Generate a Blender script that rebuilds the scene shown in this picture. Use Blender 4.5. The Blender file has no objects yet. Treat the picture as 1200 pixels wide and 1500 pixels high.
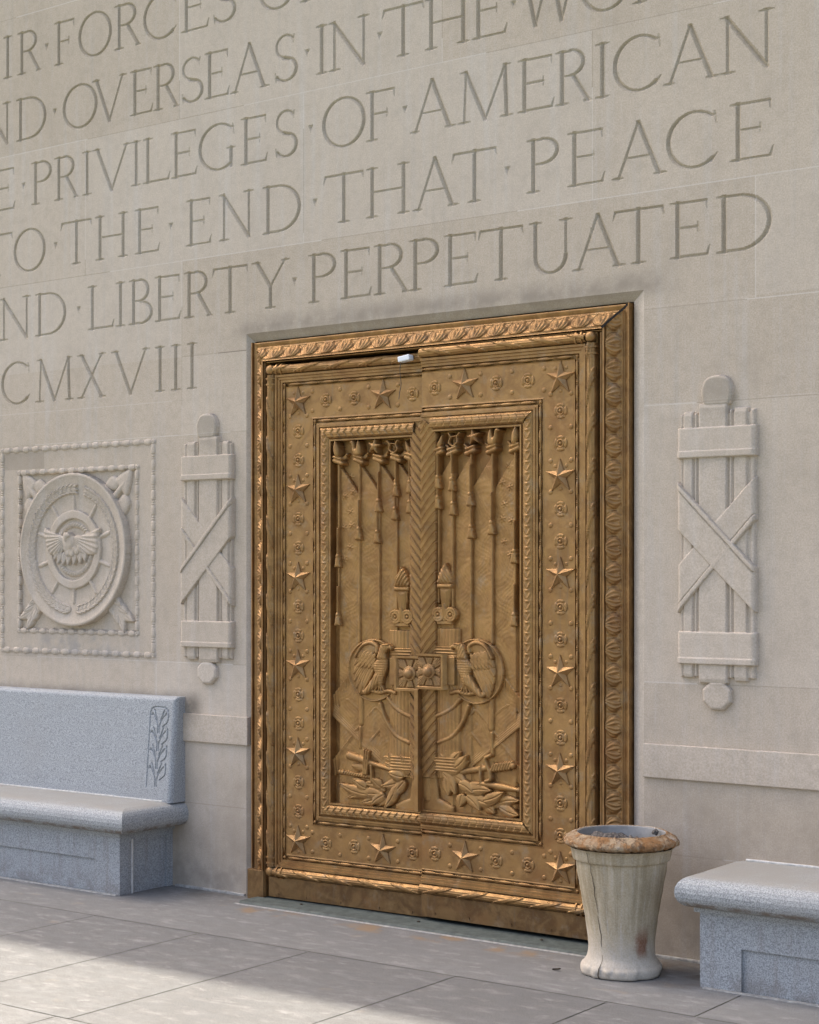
import bpy, bmesh, math, random
import numpy as np
from mathutils import Vector, Matrix
R = math.radians
random.seed(4)
rng = np.random.default_rng(7)
SC = bpy.context.scene
COL = SC.collection

# ------------------------------------------------------------------ camera, sky, sun, exposure
cam_d = bpy.data.cameras.new('camera')
cam = bpy.data.objects.new('camera', cam_d); COL.objects.link(cam); SC.camera = cam
cam.location = (4.8985, -6.7973, 1.70)
cam.rotation_euler = (R(90), 0, R(36.27))
cam_d.sensor_fit = 'HORIZONTAL'; cam_d.sensor_width = 36
cam_d.lens = 36 * 2509 / 1200
cam_d.shift_x = 0.0
cam_d.shift_y = (842 - 750) / 1200
cam_d.clip_end = 3000; cam_d.clip_start = 0.05

SUN_EL, SUN_AZ = 60.0, -82.0          # azimuth measured from +Y (behind the wall) towards +X
wd = bpy.data.worlds.new('World'); SC.world = wd; wd.use_nodes = True
nt = wd.node_tree; nt.nodes.clear()
sky = nt.nodes.new('ShaderNodeTexSky'); sky.sky_type = 'NISHITA'; sky.sun_disc = False
sky.sun_elevation = R(SUN_EL); sky.sun_rotation = R(SUN_AZ)
sky.air_density = .75; sky.dust_density = 6.0; sky.ozone_density = .3
bg = nt.nodes.new('ShaderNodeBackground'); bg.inputs['Strength'].default_value = 0.15
wo = nt.nodes.new('ShaderNodeOutputWorld')
nt.links.new(sky.outputs[0], bg.inputs[0]); nt.links.new(bg.outputs[0], wo.inputs[0])
sd = bpy.data.lights.new('sun', 'SUN'); sd.energy = 2.4; sd.angle = R(0.6); sd.color = (1.0, 0.93, 0.82)
sun = bpy.data.objects.new('sun', sd); COL.objects.link(sun)
sdir = Vector((math.sin(R(SUN_AZ)) * math.cos(R(SUN_EL)), math.cos(R(SUN_AZ)) * math.cos(R(SUN_EL)), math.sin(R(SUN_EL))))
sun.rotation_euler = sdir.to_track_quat('Z', 'Y').to_euler()
sun.location = (-6, 6, 16)
SC.view_settings.view_transform = 'Standard'; SC.view_settings.look = 'None'
SC.view_settings.gamma = 1; SC.view_settings.use_curve_mapping = False
SC.view_settings.exposure = 1.68

# ------------------------------------------------------------------ node helpers and materials
class NB:
    def __init__(s, name):
        s.m = bpy.data.materials.new(name); s.m.use_nodes = True
        s.t = s.m.node_tree; s.t.nodes.clear()
        s.out = s.t.nodes.new('ShaderNodeOutputMaterial')
        s.b = s.t.nodes.new('ShaderNodeBsdfPrincipled')
        s.t.links.new(s.b.outputs[0], s.out.inputs[0])
        s.tc = s.t.nodes.new('ShaderNodeTexCoord')
    def n(s, ty, **kw):
        q = s.t.nodes.new(ty)
        for k, v in kw.items(): setattr(q, k, v)
        return q
    def put(s, sock, v):
        if hasattr(v, 'links'): s.t.links.new(v, sock)
        elif v is not None: sock.default_value = v
    def math(s, op, a, b=None, clamp=False):
        q = s.n('ShaderNodeMath', operation=op); q.use_clamp = clamp
        s.put(q.inputs[0], a)
        if b is not None: s.put(q.inputs[1], b)
        return q.outputs[0]
    def coord(s, scale=(1, 1, 1), obj=True, rot=(0, 0, 0), loc=(0, 0, 0)):
        mp = s.n('ShaderNodeMapping'); mp.inputs['Scale'].default_value = scale
        mp.inputs['Rotation'].default_value = rot; mp.inputs['Location'].default_value = loc
        if obj: s.t.links.new(s.tc.outputs['Object'], mp.inputs[0])
        else:
            g = s.n('ShaderNodeNewGeometry'); s.t.links.new(g.outputs['Position'], mp.inputs[0])
        return mp.outputs[0]
    def noise(s, scale, detail=4, rough=.55, vec=None, dist=0.0):
        q = s.n('ShaderNodeTexNoise'); q.inputs['Scale'].default_value = scale
        q.inputs['Detail'].default_value = detail; q.inputs['Roughness'].default_value = rough
        q.inputs['Distortion'].default_value = dist
        s.t.links.new(vec if vec is not None else s.tc.outputs['Object'], q.inputs['Vector'])
        return q.outputs[0]
    def voro(s, scale, vec=None, feature='F1'):
        q = s.n('ShaderNodeTexVoronoi', feature=feature); q.inputs['Scale'].default_value = scale
        s.t.links.new(vec if vec is not None else s.tc.outputs['Object'], q.inputs['Vector'])
        return q
    def ramp(s, v, lo, hi, a=0.0, b=1.0):
        q = s.n('ShaderNodeMapRange'); q.interpolation_type = 'SMOOTHSTEP'; q.clamp = True
        s.put(q.inputs[0], v); q.inputs[1].default_value = lo; q.inputs[2].default_value = hi
        s.put(q.inputs[3], a); s.put(q.inputs[4], b)
        return q.outputs[0]
    def mix(s, f, a, b, mode='MIX'):
        q = s.n('ShaderNodeMix', data_type='RGBA', blend_type=mode); q.clamp_factor = True
        s.put(q.inputs[0], f)
        for i, v in ((6, a), (7, b)):
            if isinstance(v, tuple): v = (*v, 1) if len(v) == 3 else v
            s.put(q.inputs[i], v)
        return q.outputs[2]
    def bump(s, h, strength=.3, dist=.002):
        q = s.n('ShaderNodeBump'); q.inputs['Strength'].default_value = strength; q.inputs['Distance'].default_value = dist
        s.t.links.new(h, q.inputs['Height']); s.t.links.new(q.outputs[0], s.b.inputs['Normal'])
    def xyz(s, v):
        q = s.n('ShaderNodeSeparateXYZ'); s.t.links.new(v, q.inputs[0]); return q.outputs
    def attr(s, name):
        q = s.n('ShaderNodeAttribute'); q.attribute_name = name; return q.outputs['Fac']
    def col(s, c, rough, metal=0.0, spec=None):
        s.put(s.b.inputs['Base Color'], (*c, 1) if isinstance(c, tuple) else c)
        s.put(s.b.inputs['Roughness'], rough); s.put(s.b.inputs['Metallic'], metal)
        if spec is not None: s.b.inputs['Specular IOR Level'].default_value = spec
    def box(s, P, x0, x1, z0, z1, fx, fz):
        a = s.math('MULTIPLY', s.ramp(P[0], x0 - fx, x0 + fx), s.ramp(P[0], x1 - fx, x1 + fx, 1.0, 0.0))
        b = s.math('MULTIPLY', s.ramp(P[2], z0 - fz, z0 + fz), s.ramp(P[2], z1 - fz, z1 + fz, 1.0, 0.0))
        return s.math('MULTIPLY', a, b)

def limestone(name, base=(.545, .452, .345), dirt=0.0):
    k = NB(name)
    W = k.coord(obj=False)
    c = k.mix(k.ramp(k.noise(1.3, 5, .6, W), .35, .7), base, tuple(v * f for v, f in zip(base, (.93, .92, .90))))
    st = k.noise(1.0, 4, .6, k.coord((16, 16, .9), obj=False))
    c = k.mix(k.ramp(st, .48, .74, 0, .42), c, (.56, .53, .49))
    st2 = k.noise(1.0, 4, .6, k.coord((23, 23, .7), obj=False, loc=(7, 0, 3)))
    c = k.mix(k.ramp(st2, .54, .76, 0, .30), c, (.36, .32, .27))
    gr = k.noise(150, 3, .8, W)
    c = k.mix(k.ramp(gr, .32, .70, 0, 1), k.mix(.26, c, (.20, .17, .14)), k.mix(.20, c, (.80, .75, .70)))
    c = k.mix(k.ramp(k.noise(22, 5, .7, W), .42, .66, 0, .26), c, (.34, .285, .22))
    c = k.mix(k.ramp(k.noise(4.2, 6, .7, k.coord(obj=False, loc=(5, 0, 2))), .46, .70, 0, .30), c, (.36, .305, .24))
    tint = k.attr('tint')
    c = k.mix(k.math('MAXIMUM', k.math('MULTIPLY', tint, -1.0), 0.0), c, (.24, .20, .155))
    c = k.mix(k.math('MAXIMUM', tint, 0.0), c, (.72, .70, .67))
    P = k.xyz(W)
    n1 = k.noise(7, 5, .65, W); n2 = k.noise(2.2, 5, .65, W)
    g = k.math('MULTIPLY', k.box(P, -1.22, 1.32, 2.96, 3.045, .08, .05), k.ramp(n1, .30, .62, 0.22, .80))
    c = k.mix(g, c, (.27, .23, .185))
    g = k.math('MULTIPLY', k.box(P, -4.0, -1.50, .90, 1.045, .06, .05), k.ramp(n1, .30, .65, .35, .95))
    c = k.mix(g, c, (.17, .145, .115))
    g = k.math('MULTIPLY', k.box(P, -2.9, -2.0, 1.235, 1.36, .15, .05), k.ramp(n1, .40, .62, 0, .7))
    c = k.mix(g, c, (.31, .29, .27))
    g = k.math('MULTIPLY', k.ramp(P[2], .95, .55, 0, 1), k.ramp(n2, .34, .70, .12, .55))
    c = k.mix(g, c, (.29, .235, .17))
    g = k.math('MULTIPLY', k.ramp(P[2], .45, .02, 0, 1), k.ramp(n1, .40, .66, 0, .5))
    c = k.mix(g, c, (.25, .215, .175))
    # grime resting on top of the carved knobs and bundle ends
    g = k.math('MULTIPLY', k.ramp(P[2], 2.30, 2.5, 0, 1), k.math('MULTIPLY', k.ramp(P[2], 2.66, 2.60, 0, 1), k.ramp(P[1], -.012, -.035, 0, .75)))
    c = k.mix(k.math('MULTIPLY', g, k.ramp(n1, .3, .6, .5, 1)), c, (.27, .235, .185))
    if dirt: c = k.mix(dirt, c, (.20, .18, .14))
    k.col(c, .92, 0, .25)
    h = k.math('ADD', k.math('MULTIPLY', gr, .5), k.noise(30, 4, .6, W))
    k.bump(h, .22, .003)
    return k.m

def granite(name, base=(.335, .348, .350), top=False):
    k = NB(name)
    W = k.coord(obj=False)
    v = k.voro(230, W)
    sp = k.noise(175, 3, .85, W)
    c = k.mix(k.ramp(sp, .34, .66), tuple(b * .55 for b in base), tuple(min(1, b * 1.42) for b in base))
    c = k.mix(k.ramp(v.outputs['Distance'], .18, .05, 0, .65), c, (.10, .105, .115))
    big = k.noise(3.2, 5, .65, W)
    c = k.mix(k.ramp(big, .45, .75, 0, .30), c, (.30, .29, .27))
    P = k.xyz(W)
    n1 = k.noise(9, 5, .65, W)
    # walked-in dirt low on the base, water stains on the seat ends
    c = k.mix(k.math('MULTIPLY', k.ramp(P[2], .14, .0, 0, 1), k.ramp(n1, .40, .62, 0, .5)), c, (.17, .145, .12))
    st = k.noise(1.0, 4, .6, k.coord((26, 26, 1.6), obj=False))
    c = k.mix(k.math('MULTIPLY', k.ramp(P[2], .33, .26, 0, 1), k.ramp(st, .50, .7, 0, .35)), c, (.22, .19, .165))
    if top:
        d = k.math('MULTIPLY', k.ramp(P[2], .452, .466, 0, 1), k.ramp(k.noise(5, 5, .6, W), .3, .6, .45, .9))
        c = k.mix(d, c, (.30, .285, .25))
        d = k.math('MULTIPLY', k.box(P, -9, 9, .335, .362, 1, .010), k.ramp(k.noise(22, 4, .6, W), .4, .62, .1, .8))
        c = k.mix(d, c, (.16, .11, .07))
    k.col(c, .62, 0, .4)
    k.bump(k.math('ADD', sp, k.math('MULTIPLY', n1, .4)), .18, .002)
    return k.m

def bronze(name, base=(.36, .205, .075), dark=(.27, .148, .055), bright=(.47, .285, .115), rough=.43, amp=1.0):
    k = NB(name)
    W = k.coord(obj=False)
    n = k.noise(8.5, 6, .66, W, .8); n2 = k.noise(26, 5, .6, W)
    c = k.mix(k.ramp(n, .38, .60), dark, base)
    c = k.mix(k.ramp(n2, .50, .76, 0, .6 * amp), c, bright)
    st = k.noise(1.0, 4, .6, k.coord((34, 34, 2.0), obj=False))
    c = k.mix(k.ramp(st, .56, .8, 0, .42 * amp), c, (.20, .17, .125))
    red = k.noise(3.1, 4, .6, k.coord(obj=False, loc=(4, 2, 9)))
    c = k.mix(k.ramp(red, .50, .75, 0, .45 * amp), c, (.26, .11, .038))
    pale = k.noise(11, 5, .7, k.coord(obj=False, loc=(1, 5, 2)))
    c = k.mix(k.ramp(pale, .54, .74, 0, .42 * amp), c, (.33, .27, .19))
    k.col(c, k.ramp(n2, .3, .7, rough - .06, rough + .17), .68)
    k.bump(k.math('ADD', k.noise(70, 4, .65, W), k.math('MULTIPLY', n2, .8)), .20, .004)
    return k.m

def plain(name, c, rough=.5, metal=0.0, v=.12, sc=40):
    k = NB(name)
    n = k.noise(sc, 4, .6)
    k.col(k.mix(k.ramp(n, .3, .7), tuple(x * (1 - v) for x in c), tuple(min(1, x * (1 + v)) for x in c)), rough, metal)
    return k.m

def paving_mat():
    k = NB('paving_stone')
    W = k.coord(obj=False)
    base = k.mix(k.ramp(k.noise(1.1, 5, .6, W), .3, .7), (.160, .161, .150), (.108, .109, .103))
    c = k.mix(k.ramp(k.noise(6.5, 5, .65, k.coord((1, 2.0, 1), obj=False)), .42, .66, 0, .65), base, (.098, .090, .075))
    f = k.noise(1.0, 6, .68, k.coord((6.5, 13, 5), obj=False))
    c = k.mix(k.ramp(f, .55, .68, 0, .50), c, (.37, .37, .36))
    f2 = k.noise(1.0, 3, .55, k.coord((5.5, 15, 5), obj=False, loc=(3, 8, 0)))
    c = k.mix(k.ramp(f2, .50, .72, 0, .55), c, (.29, .28, .262))
    c = k.mix(k.ramp(k.noise(1.0, 6, .7, k.coord((12, 20, 5), obj=False)), .44, .60, 0, .55), c, (.092, .09, .082))
    o = k.noise(3.0, 4, .6, k.coord((1, 1.8, 1), obj=False, loc=(9, 1, 0)))
    c = k.mix(k.ramp(o, .64, .74, 0, .40), c, (.30, .225, .135))
    g = k.noise(210, 3, .8, W)
    c = k.mix(k.ramp(g, .3, .7), k.mix(.36, c, (.05, .05, .05)), k.mix(.24, c, (.58, .57, .56)))
    P = k.xyz(W)
    dn = k.noise(5, 5, .7, W)
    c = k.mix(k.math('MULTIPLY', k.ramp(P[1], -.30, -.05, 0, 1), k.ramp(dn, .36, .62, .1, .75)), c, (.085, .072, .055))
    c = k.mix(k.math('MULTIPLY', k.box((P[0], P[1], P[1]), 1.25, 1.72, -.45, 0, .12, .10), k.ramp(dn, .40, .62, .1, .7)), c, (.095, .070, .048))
    c = k.mix(k.ramp(k.noise(38, 3, .6, W), .70, .76, 0, .5), c, (.06, .055, .045))
    oc = k.math('MULTIPLY', k.box((P[0], P[1], P[1]), -.95, .95, -.34, -.19, .05, .03), k.ramp(k.noise(4.2, 4, .6, k.coord(obj=False, loc=(2.2, 0, 0))), .50, .64, 0, .75))
    c = k.mix(oc, c, (.25, .155, .07))
    t = k.attr('tint')
    c = k.mix(k.math('MAXIMUM', k.math('MULTIPLY', t, -1.0), 0.0), c, (.045, .04, .035))
    c = k.mix(k.math('MAXIMUM', t, 0.0), c, (.46, .44, .40))
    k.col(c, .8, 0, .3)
    k.bump(k.math('ADD', g, k.noise(18, 4, .6, W)), .22, .003)
    return k.m

def urn_mat():
    k = NB('urn_stone')
    P = k.xyz(k.tc.outputs['Object'])
    ang = k.math('ARCTAN2', P[1], P[0])
    cyl = k.n('ShaderNodeCombineXYZ'); k.put(cyl.inputs[0], ang); k.put(cyl.inputs[2], P[2])
    mp = k.n('ShaderNodeMapping'); mp.inputs['Scale'].default_value = (5, 1, 1.6); k.t.links.new(cyl.outputs[0], mp.inputs[0])
    st = k.noise(1.0, 4, .6, mp.outputs[0])
    mp2 = k.n('ShaderNodeMapping'); mp2.inputs['Scale'].default_value = (8, 1, 3.5); mp2.inputs['Location'].default_value = (3, 0, 1); k.t.links.new(cyl.outputs[0], mp2.inputs[0])
    c = k.mix(k.ramp(k.noise(6, 5, .6), .35, .7), (.52, .43, .29), (.41, .33, .205))
    c = k.mix(k.math('MULTIPLY', k.ramp(P[2], .10, .32, 0, 1), k.ramp(st, .38, .62, 0, .72)), c, (.27, .21, .11))
    c = k.mix(k.ramp(k.noise(1.0, 5, .65, mp2.outputs[0]), .52, .72, 0, .45), c, (.58, .53, .46))
    c = k.mix(k.ramp(P[2], .22, .06, 0, .55), c, (.58, .53, .46))
    # rust stain low on the front
    da = k.math('ABSOLUTE', k.math('SUBTRACT', ang, -.42))
    rs = k.math('MULTIPLY', k.ramp(k.math('ADD', da, k.math('MULTIPLY', k.math('SUBTRACT', k.noise(14, 4, .6), .5), .34)), .30, .10, 0, 1),
                k.math('MULTIPLY', k.ramp(P[2], .070, .125), k.ramp(P[2], .245, .15)))
    c = k.mix(k.math('MULTIPLY', rs, .95), c, (.21, .075, .025))
    g = k.noise(140, 3, .75)
    c = k.mix(k.ramp(g, .3, .7), k.mix(.18, c, (.15, .12, .08)), k.mix(.14, c, (.8, .76, .7)))
    k.col(c, .9, 0, .25)
    k.bump(k.math('ADD', g, k.noise(20, 5, .6)), .3, .004)
    return k.m

def rim_mat():
    k = NB('broken_rim')
    n = k.noise(13, 5, .7, None, .5); n2 = k.noise(34, 5, .7)
    c = k.mix(k.ramp(n, .40, .58), (.42, .315, .20), (.31, .165, .07))
    c = k.mix(k.ramp(n2, .52, .64, 0, .8), c, (.15, .085, .045))
    c = k.mix(k.ramp(k.noise(8, 4, .6, k.coord(loc=(3, 3, 3))), .56, .64, 0, .75), c, (.52, .46, .38))
    k.col(c, .95, 0, .2)
    k.bump(k.math('ADD', n2, k.noise(80, 4, .7)), 1.0, .012)
    return k.m

M_STONE = limestone('limestone')
M_CARVE = limestone('carved_limestone', (.555, .465, .362))
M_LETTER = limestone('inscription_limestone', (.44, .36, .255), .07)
M_MARGIN = limestone('margin_limestone', (.55, .475, .38)); M_LINTEL = limestone('shaded_lintel_limestone', (.44, .37, .285), .05)  # lintel splay: underside shade and some grime put into its darker colour
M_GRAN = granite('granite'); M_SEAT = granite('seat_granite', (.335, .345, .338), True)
M_BRONZE = bronze('bronze')
M_PANEL = bronze('panel_bronze', (.38, .215, .076), (.29, .158, .056), (.46, .275, .105), .46)
M_FRAME = bronze('frame_bronze', (.37, .208, .078), (.26, .142, .054), (.48, .30, .13), .46)
M_STAR = bronze('star_bronze', (.40, .24, .10), (.30, .17, .07), (.50, .335, .16), .50, .7)
M_KICK = bronze('kick_plate_bronze', (.27, .16, .065), (.17, .095, .04), (.36, .23, .10), .45)
M_GAP = plain('dark_gap', (.012, .009, .007), 1.0)
M_SADDLE = plain('patinated_saddle', (.075, .088, .076), .7, .15, .25, 25)
M_PAVE = paving_mat()
M_URN = urn_mat(); M_RIM = rim_mat()
M_GALV = plain('galvanised', (.25, .245, .23), .6, .25, .18, 18)
M_SOIL = plain('dry_soil', (.12, .105, .09), 1, 0, .5, 90)
M_PLASTIC = plain('white_plastic', (.80, .82, .85), .4, 0, .03)
M_WIRE = plain('dark_wire', (.05, .045, .04), .6)
M_MORTAR = plain('pale_mortar', (.60, .58, .53), .95, 0, .15, 60)
M_GREYM = plain('grey_mortar', (.36, .345, .31), .95, 0, .25, 40)
M_CRACK = plain('crack_dirt', (.055, .04, .025), 1, 0, .3, 60)
M_GROUND = plain('added_lawn_green', (.075, .095, .035), .95, 0, .35, 3)

# ------------------------------------------------------------------ object helpers
def tag(o, label=None, cat=None, group=None, kind=None):
    for k, v in (('label', label), ('category', cat), ('group', group), ('kind', kind)):
        if v: o[k] = v
    return o
def empty(name, loc, label, cat, group=None, rz=0.0):
    o = bpy.data.objects.new(name, None); COL.objects.link(o); o.empty_display_size = .1
    o.location = loc; o.rotation_euler = (0, 0, rz)
    return tag(o, label, cat, group)
def link(name, me, mat, parent=None, loc=(0, 0, 0)):
    o = bpy.data.objects.new(name, me); COL.objects.link(o); o.location = loc
    if mat is not None and not me.materials: me.materials.append(mat)
    if parent is not None: o.parent = parent
    return o
def inst(o, parent, loc, rot=(0, 0, 0), scale=1.0):
    c = o.copy(); COL.objects.link(c); c.parent = parent; c.location = loc; c.rotation_euler = rot
    c.scale = (scale,) * 3
    return c
def mesh_np(name, V, Q, smooth=False, tint=None):
    """V (n,3), Q (m,4) -> mesh"""
    me = bpy.data.meshes.new(name)
    V = np.ascontiguousarray(V, np.float32); Q = np.ascontiguousarray(Q, np.int32)
    me.vertices.add(len(V)); me.vertices.foreach_set('co', V.ravel())
    me.loops.add(Q.size); me.loops.foreach_set('vertex_index', Q.ravel())
    me.polygons.add(len(Q)); me.polygons.foreach_set('loop_start', np.arange(0, Q.size, 4, dtype=np.int32))
    if tint is not None:
        a = me.attributes.new('tint', 'FLOAT', 'FACE'); a.data.foreach_set('value', np.asarray(tint, np.float32))
    me.update(calc_edges=True)
    if smooth: me.polygons.foreach_set('use_smooth', np.ones(len(Q), bool))
    return me
def mesh_bm(name, bm, smooth=False):
    bmesh.ops.recalc_face_normals(bm, faces=bm.faces)
    me = bpy.data.meshes.new(name); bm.to_mesh(me); bm.free()
    if smooth:
        for p in me.polygons: p.use_smooth = True
    return me
def bm_box(bm, x0, x1, y0, y1, z0, z1, bev=0.0, seg=2):
    r = bmesh.ops.create_cube(bm, size=1.0)
    for v in r['verts']:
        v.co = Vector(((x0 + x1) / 2 + v.co.x * (x1 - x0), (y0 + y1) / 2 + v.co.y * (y1 - y0), (z0 + z1) / 2 + v.co.z * (z1 - z0)))
    if bev:
        es = list({e for v in r['verts'] for e in v.link_edges})
        bmesh.ops.bevel(bm, geom=es, offset=bev, segments=seg, profile=.5, affect='EDGES')
def bm_tube(bm, pts, rad, n=8):
    rings = []
    for i, p in enumerate(pts):
        p = Vector(p)
        d = (Vector(pts[min(i + 1, len(pts) - 1)]) - Vector(pts[max(i - 1, 0)])).normalized()
        u = d.orthogonal().normalized(); w = d.cross(u)
        r = rad[i] if hasattr(rad, '__len__') else rad
        rings.append([bm.verts.new(p + (u * math.cos(2 * math.pi * k / n) + w * math.sin(2 * math.pi * k / n)) * r) for k in range(n)])
    for a, b in zip(rings, rings[1:]):
        for k in range(n): bm.faces.new((a[k], a[(k + 1) % n], b[(k + 1) % n], b[k]))
    bm.faces.new(rings[0][::-1]); bm.faces.new(rings[-1])
def lathe_np(prof, n=72, noise=None):
    prof = np.array(prof, float); m = len(prof)
    th = np.linspace(0, 2 * np.pi, n, endpoint=False)
    Rr = np.repeat(prof[:, 0][:, None], n, 1); Zz = np.repeat(prof[:, 1][:, None], n, 1); T = np.repeat(th[None], m, 0)
    if noise is not None: Rr, Zz = noise(Rr, Zz, T)
    V = np.stack([Rr * np.cos(T), Rr * np.sin(T), Zz], -1).reshape(-1, 3)
    i, j = np.meshgrid(np.arange(m - 1), np.arange(n), indexing='ij'); j2 = (j + 1) % n
    Q = np.stack([i * n + j, i * n + j2, (i + 1) * n + j2, (i + 1) * n + j], -1).reshape(-1, 4)
    return V, Q

# ------------------------------------------------------------------ relief engine: carved height fields on a wall plane
NEG = -9.0
class Relief:
    """front surface y = ybase(z) - H(x, z); each carved element becomes a mesh of its own"""
    def __init__(s, xs, zs, base='field', h=0.0):
        s.xs, s.zs = np.asarray(xs, float), np.asarray(zs, float)
        s.X, s.Z = np.meshgrid(s.xs, s.zs, indexing='ij')
        s.H = np.full(s.X.shape, h, float); s.I = np.zeros(s.X.shape, np.int16); s.names = [base]
    def new(s, name):
        s.names.append(name); return len(s.names) - 1
    def win(s, x0, x1, z0, z1):
        a, b = np.searchsorted(s.xs, (x0, x1)); c, d = np.searchsorted(s.zs, (z0, z1))
        return slice(max(a - 1, 0), b + 1), slice(max(c - 1, 0), d + 1)
    def put(s, i, f, bb=None):
        w = s.win(*bb) if bb else (slice(None), slice(None))
        X, Z = s.X[w], s.Z[w]
        if X.size == 0: return
        h = f(X, Z); m = h > s.H[w]
        s.H[w] = np.where(m, h, s.H[w])
        if i is not None: s.I[w] = np.where(m, i, s.I[w])
    def add(s, i, f, bb):
        w = s.win(*bb); h = f(s.X[w], s.Z[w]); m = h > 0
        s.H[w] = np.where(m, s.H0[w] + h, s.H[w]); s.I[w] = np.where(m, i, s.I[w])
    def cut(s, f, bb=None, i=None):
        w = s.win(*bb) if bb else (slice(None), slice(None))
        h = f(s.X[w], s.Z[w]); m = h < s.H[w]
        s.H[w] = np.where(m, h, s.H[w])
        if i is not None: s.I[w] = np.where(m, i, s.I[w])
    def build(s, spec, parent, off=(0, 0, 0), ybase=None, flip=False, hole=None, tint=None, low=False, y0=0.0):
        nx, nz = s.X.shape
        Y = (ybase(s.Z) if ybase else y0) - s.H
        X = -s.X if flip else s.X
        V = np.stack([X, Y, s.Z], -1).reshape(-1, 3) - np.array(off)
        i, j = np.meshgrid(np.arange(nx - 1), np.arange(nz - 1), indexing='ij')
        a = (i * nz + j); b = ((i + 1) * nz + j); c = b + 1; d = a + 1
        Q = np.stack([a, b, c, d], -1).reshape(-1, 4)
        if flip: Q = Q[:, ::-1]
        Hf = s.H.ravel()[Q]; pick = Hf.argmin(1) if low else Hf.argmax(1)
        fid = s.I.ravel()[Q[np.arange(len(Q)), pick]]
        keep = np.ones(len(Q), bool)
        cx = V[Q].mean(1) + np.array(off)
        if hole is not None: keep &= ~hole(cx[:, 0], cx[:, 2])
        tv = tint(cx[:, 0], cx[:, 2]) if tint is not None else None
        out = {}
        for k, nm in enumerate(s.names):
            m = keep & (fid == k)
            if not m.any(): continue
            q = Q[m]; u, inv = np.unique(q, return_inverse=True)
            me = mesh_np(nm, V[u], inv.reshape(-1, 4), tint=None if tv is None else tv[m])
            mat, par = spec.get(nm, spec['*'])
            pr = out.get(par, parent) if isinstance(par, str) else (parent if par is None else par)
            out.setdefault(nm, None)
            o = link(nm, me, mat, pr)
            out[nm] = o
        return out

def seg_d(X, Z, x0, z0, x1, z1):
    dx, dz = x1 - x0, z1 - z0; L = dx * dx + dz * dz + 1e-12
    t = np.clip(((X - x0) * dx + (Z - z0) * dz) / L, 0, 1)
    return np.hypot(X - x0 - t * dx, Z - z0 - t * dz), t
def poly_sd(X, Z, P):
    """signed distance, positive inside"""
    d = np.full(X.shape, 1e9); ins = np.zeros(X.shape, bool); n = len(P)
    for k in range(n):
        (x0, z0), (x1, z1) = P[k], P[(k + 1) % n]
        d = np.minimum(d, seg_d(X, Z, x0, z0, x1, z1)[0])
        c = ((z0 > Z) != (z1 > Z))
        if abs(z1 - z0) > 1e-12: ins ^= c & (X < (x1 - x0) * (Z - z0) / (z1 - z0) + x0)
    return np.where(ins, d, -d)
def spline(P, n=5, closed=True):
    P = [np.array(p, float) for p in P]; N = len(P); out = []
    for i in range(N if closed else N - 1):
        p0, p1, p2, p3 = (P[(i + k) % N] if closed else P[min(max(i + k, 0), N - 1)] for k in (-1, 0, 1, 2))
        for t in np.linspace(0, 1, n, endpoint=False):
            out.append(.5 * ((2 * p1) + (-p0 + p2) * t + (2 * p0 - 5 * p1 + 4 * p2 - p3) * t * t + (-p0 + 3 * p1 - 3 * p2 + p3) * t ** 3))
    if not closed: out.append(P[-1])
    return [tuple(p) for p in out]
def bbox(P, m=.01):
    P = np.array(P); return P[:, 0].min() - m, P[:, 0].max() + m, P[:, 1].min() - m, P[:, 1].max() + m
def pillow(d, h0, bulge, r):
    t = np.clip(d / r, 0, 1)
    return np.where(d > 0, h0 + bulge * np.sqrt(np.maximum(0, 1 - (1 - t) ** 2)), NEG)
def r_poly(Rf, i, P, h0, bulge=.004, r=.02, smooth=True, tex=None):
    P = spline(P) if smooth else P
    def f(X, Z):
        h = pillow(poly_sd(X, Z, P), h0, bulge, r)
        return h + (tex(X, Z) if tex else 0)
    Rf.put(i, f, bbox(P))
def r_line(Rf, i, pts, w, h0, bulge=None, taper=None):
    """rounded bar along a polyline, w = half width (number or per point)"""
    P = np.array(pts, float); ws = np.full(len(P), w) if np.isscalar(w) else np.array(w)
    b = ws.max() if bulge is None else bulge
    def f(X, Z):
        h = np.full(X.shape, NEG)
        for k in range(len(P) - 1):
            d, t = seg_d(X, Z, *P[k], *P[k + 1]); hw = ws[k] + (ws[k + 1] - ws[k]) * t
            q = d / hw
            h = np.maximum(h, np.where(q < 1, h0 + b * np.sqrt(np.maximum(0, 1 - q * q)), NEG))
        return h
    Rf.put(i, f, bbox(P, ws.max() + .005))
def r_leaf(Rf, i, p0, p1, wid, h0, bulge=.008, rib=.003, bend=0.0, rel=False):
    x0, z0 = p0; dx, dz = p1[0] - x0, p1[1] - z0; L = math.hypot(dx, dz)
    ux, uz = dx / L, dz / L
    def f(X, Z):
        a = ((X - x0) * ux + (Z - z0) * uz) / L; b = -(X - x0) * uz + (Z - z0) * ux
        b = b - bend * L * np.sin(np.pi * np.clip(a, 0, 1))
        fw = wid * np.sin(np.pi * np.clip(a, 0.0, 1) ** .75) ** .8 + 1e-5
        q = np.abs(b) / fw
        h = h0 + bulge * np.sqrt(np.maximum(0, 1 - q * q)) * (0.6 + .6 * np.clip(a, 0, 1)) - rib * np.exp(-(b / .0022) ** 2) * (a < .93)
        return np.where((q < 1) & (a > 0) & (a < 1), h, NEG)
    (Rf.add if rel else Rf.put)(i, f, (min(x0, p1[0]) - wid - .01, max(x0, p1[0]) + wid + .01, min(z0, p1[1]) - wid - .01, max(z0, p1[1]) + wid + .01))
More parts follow.
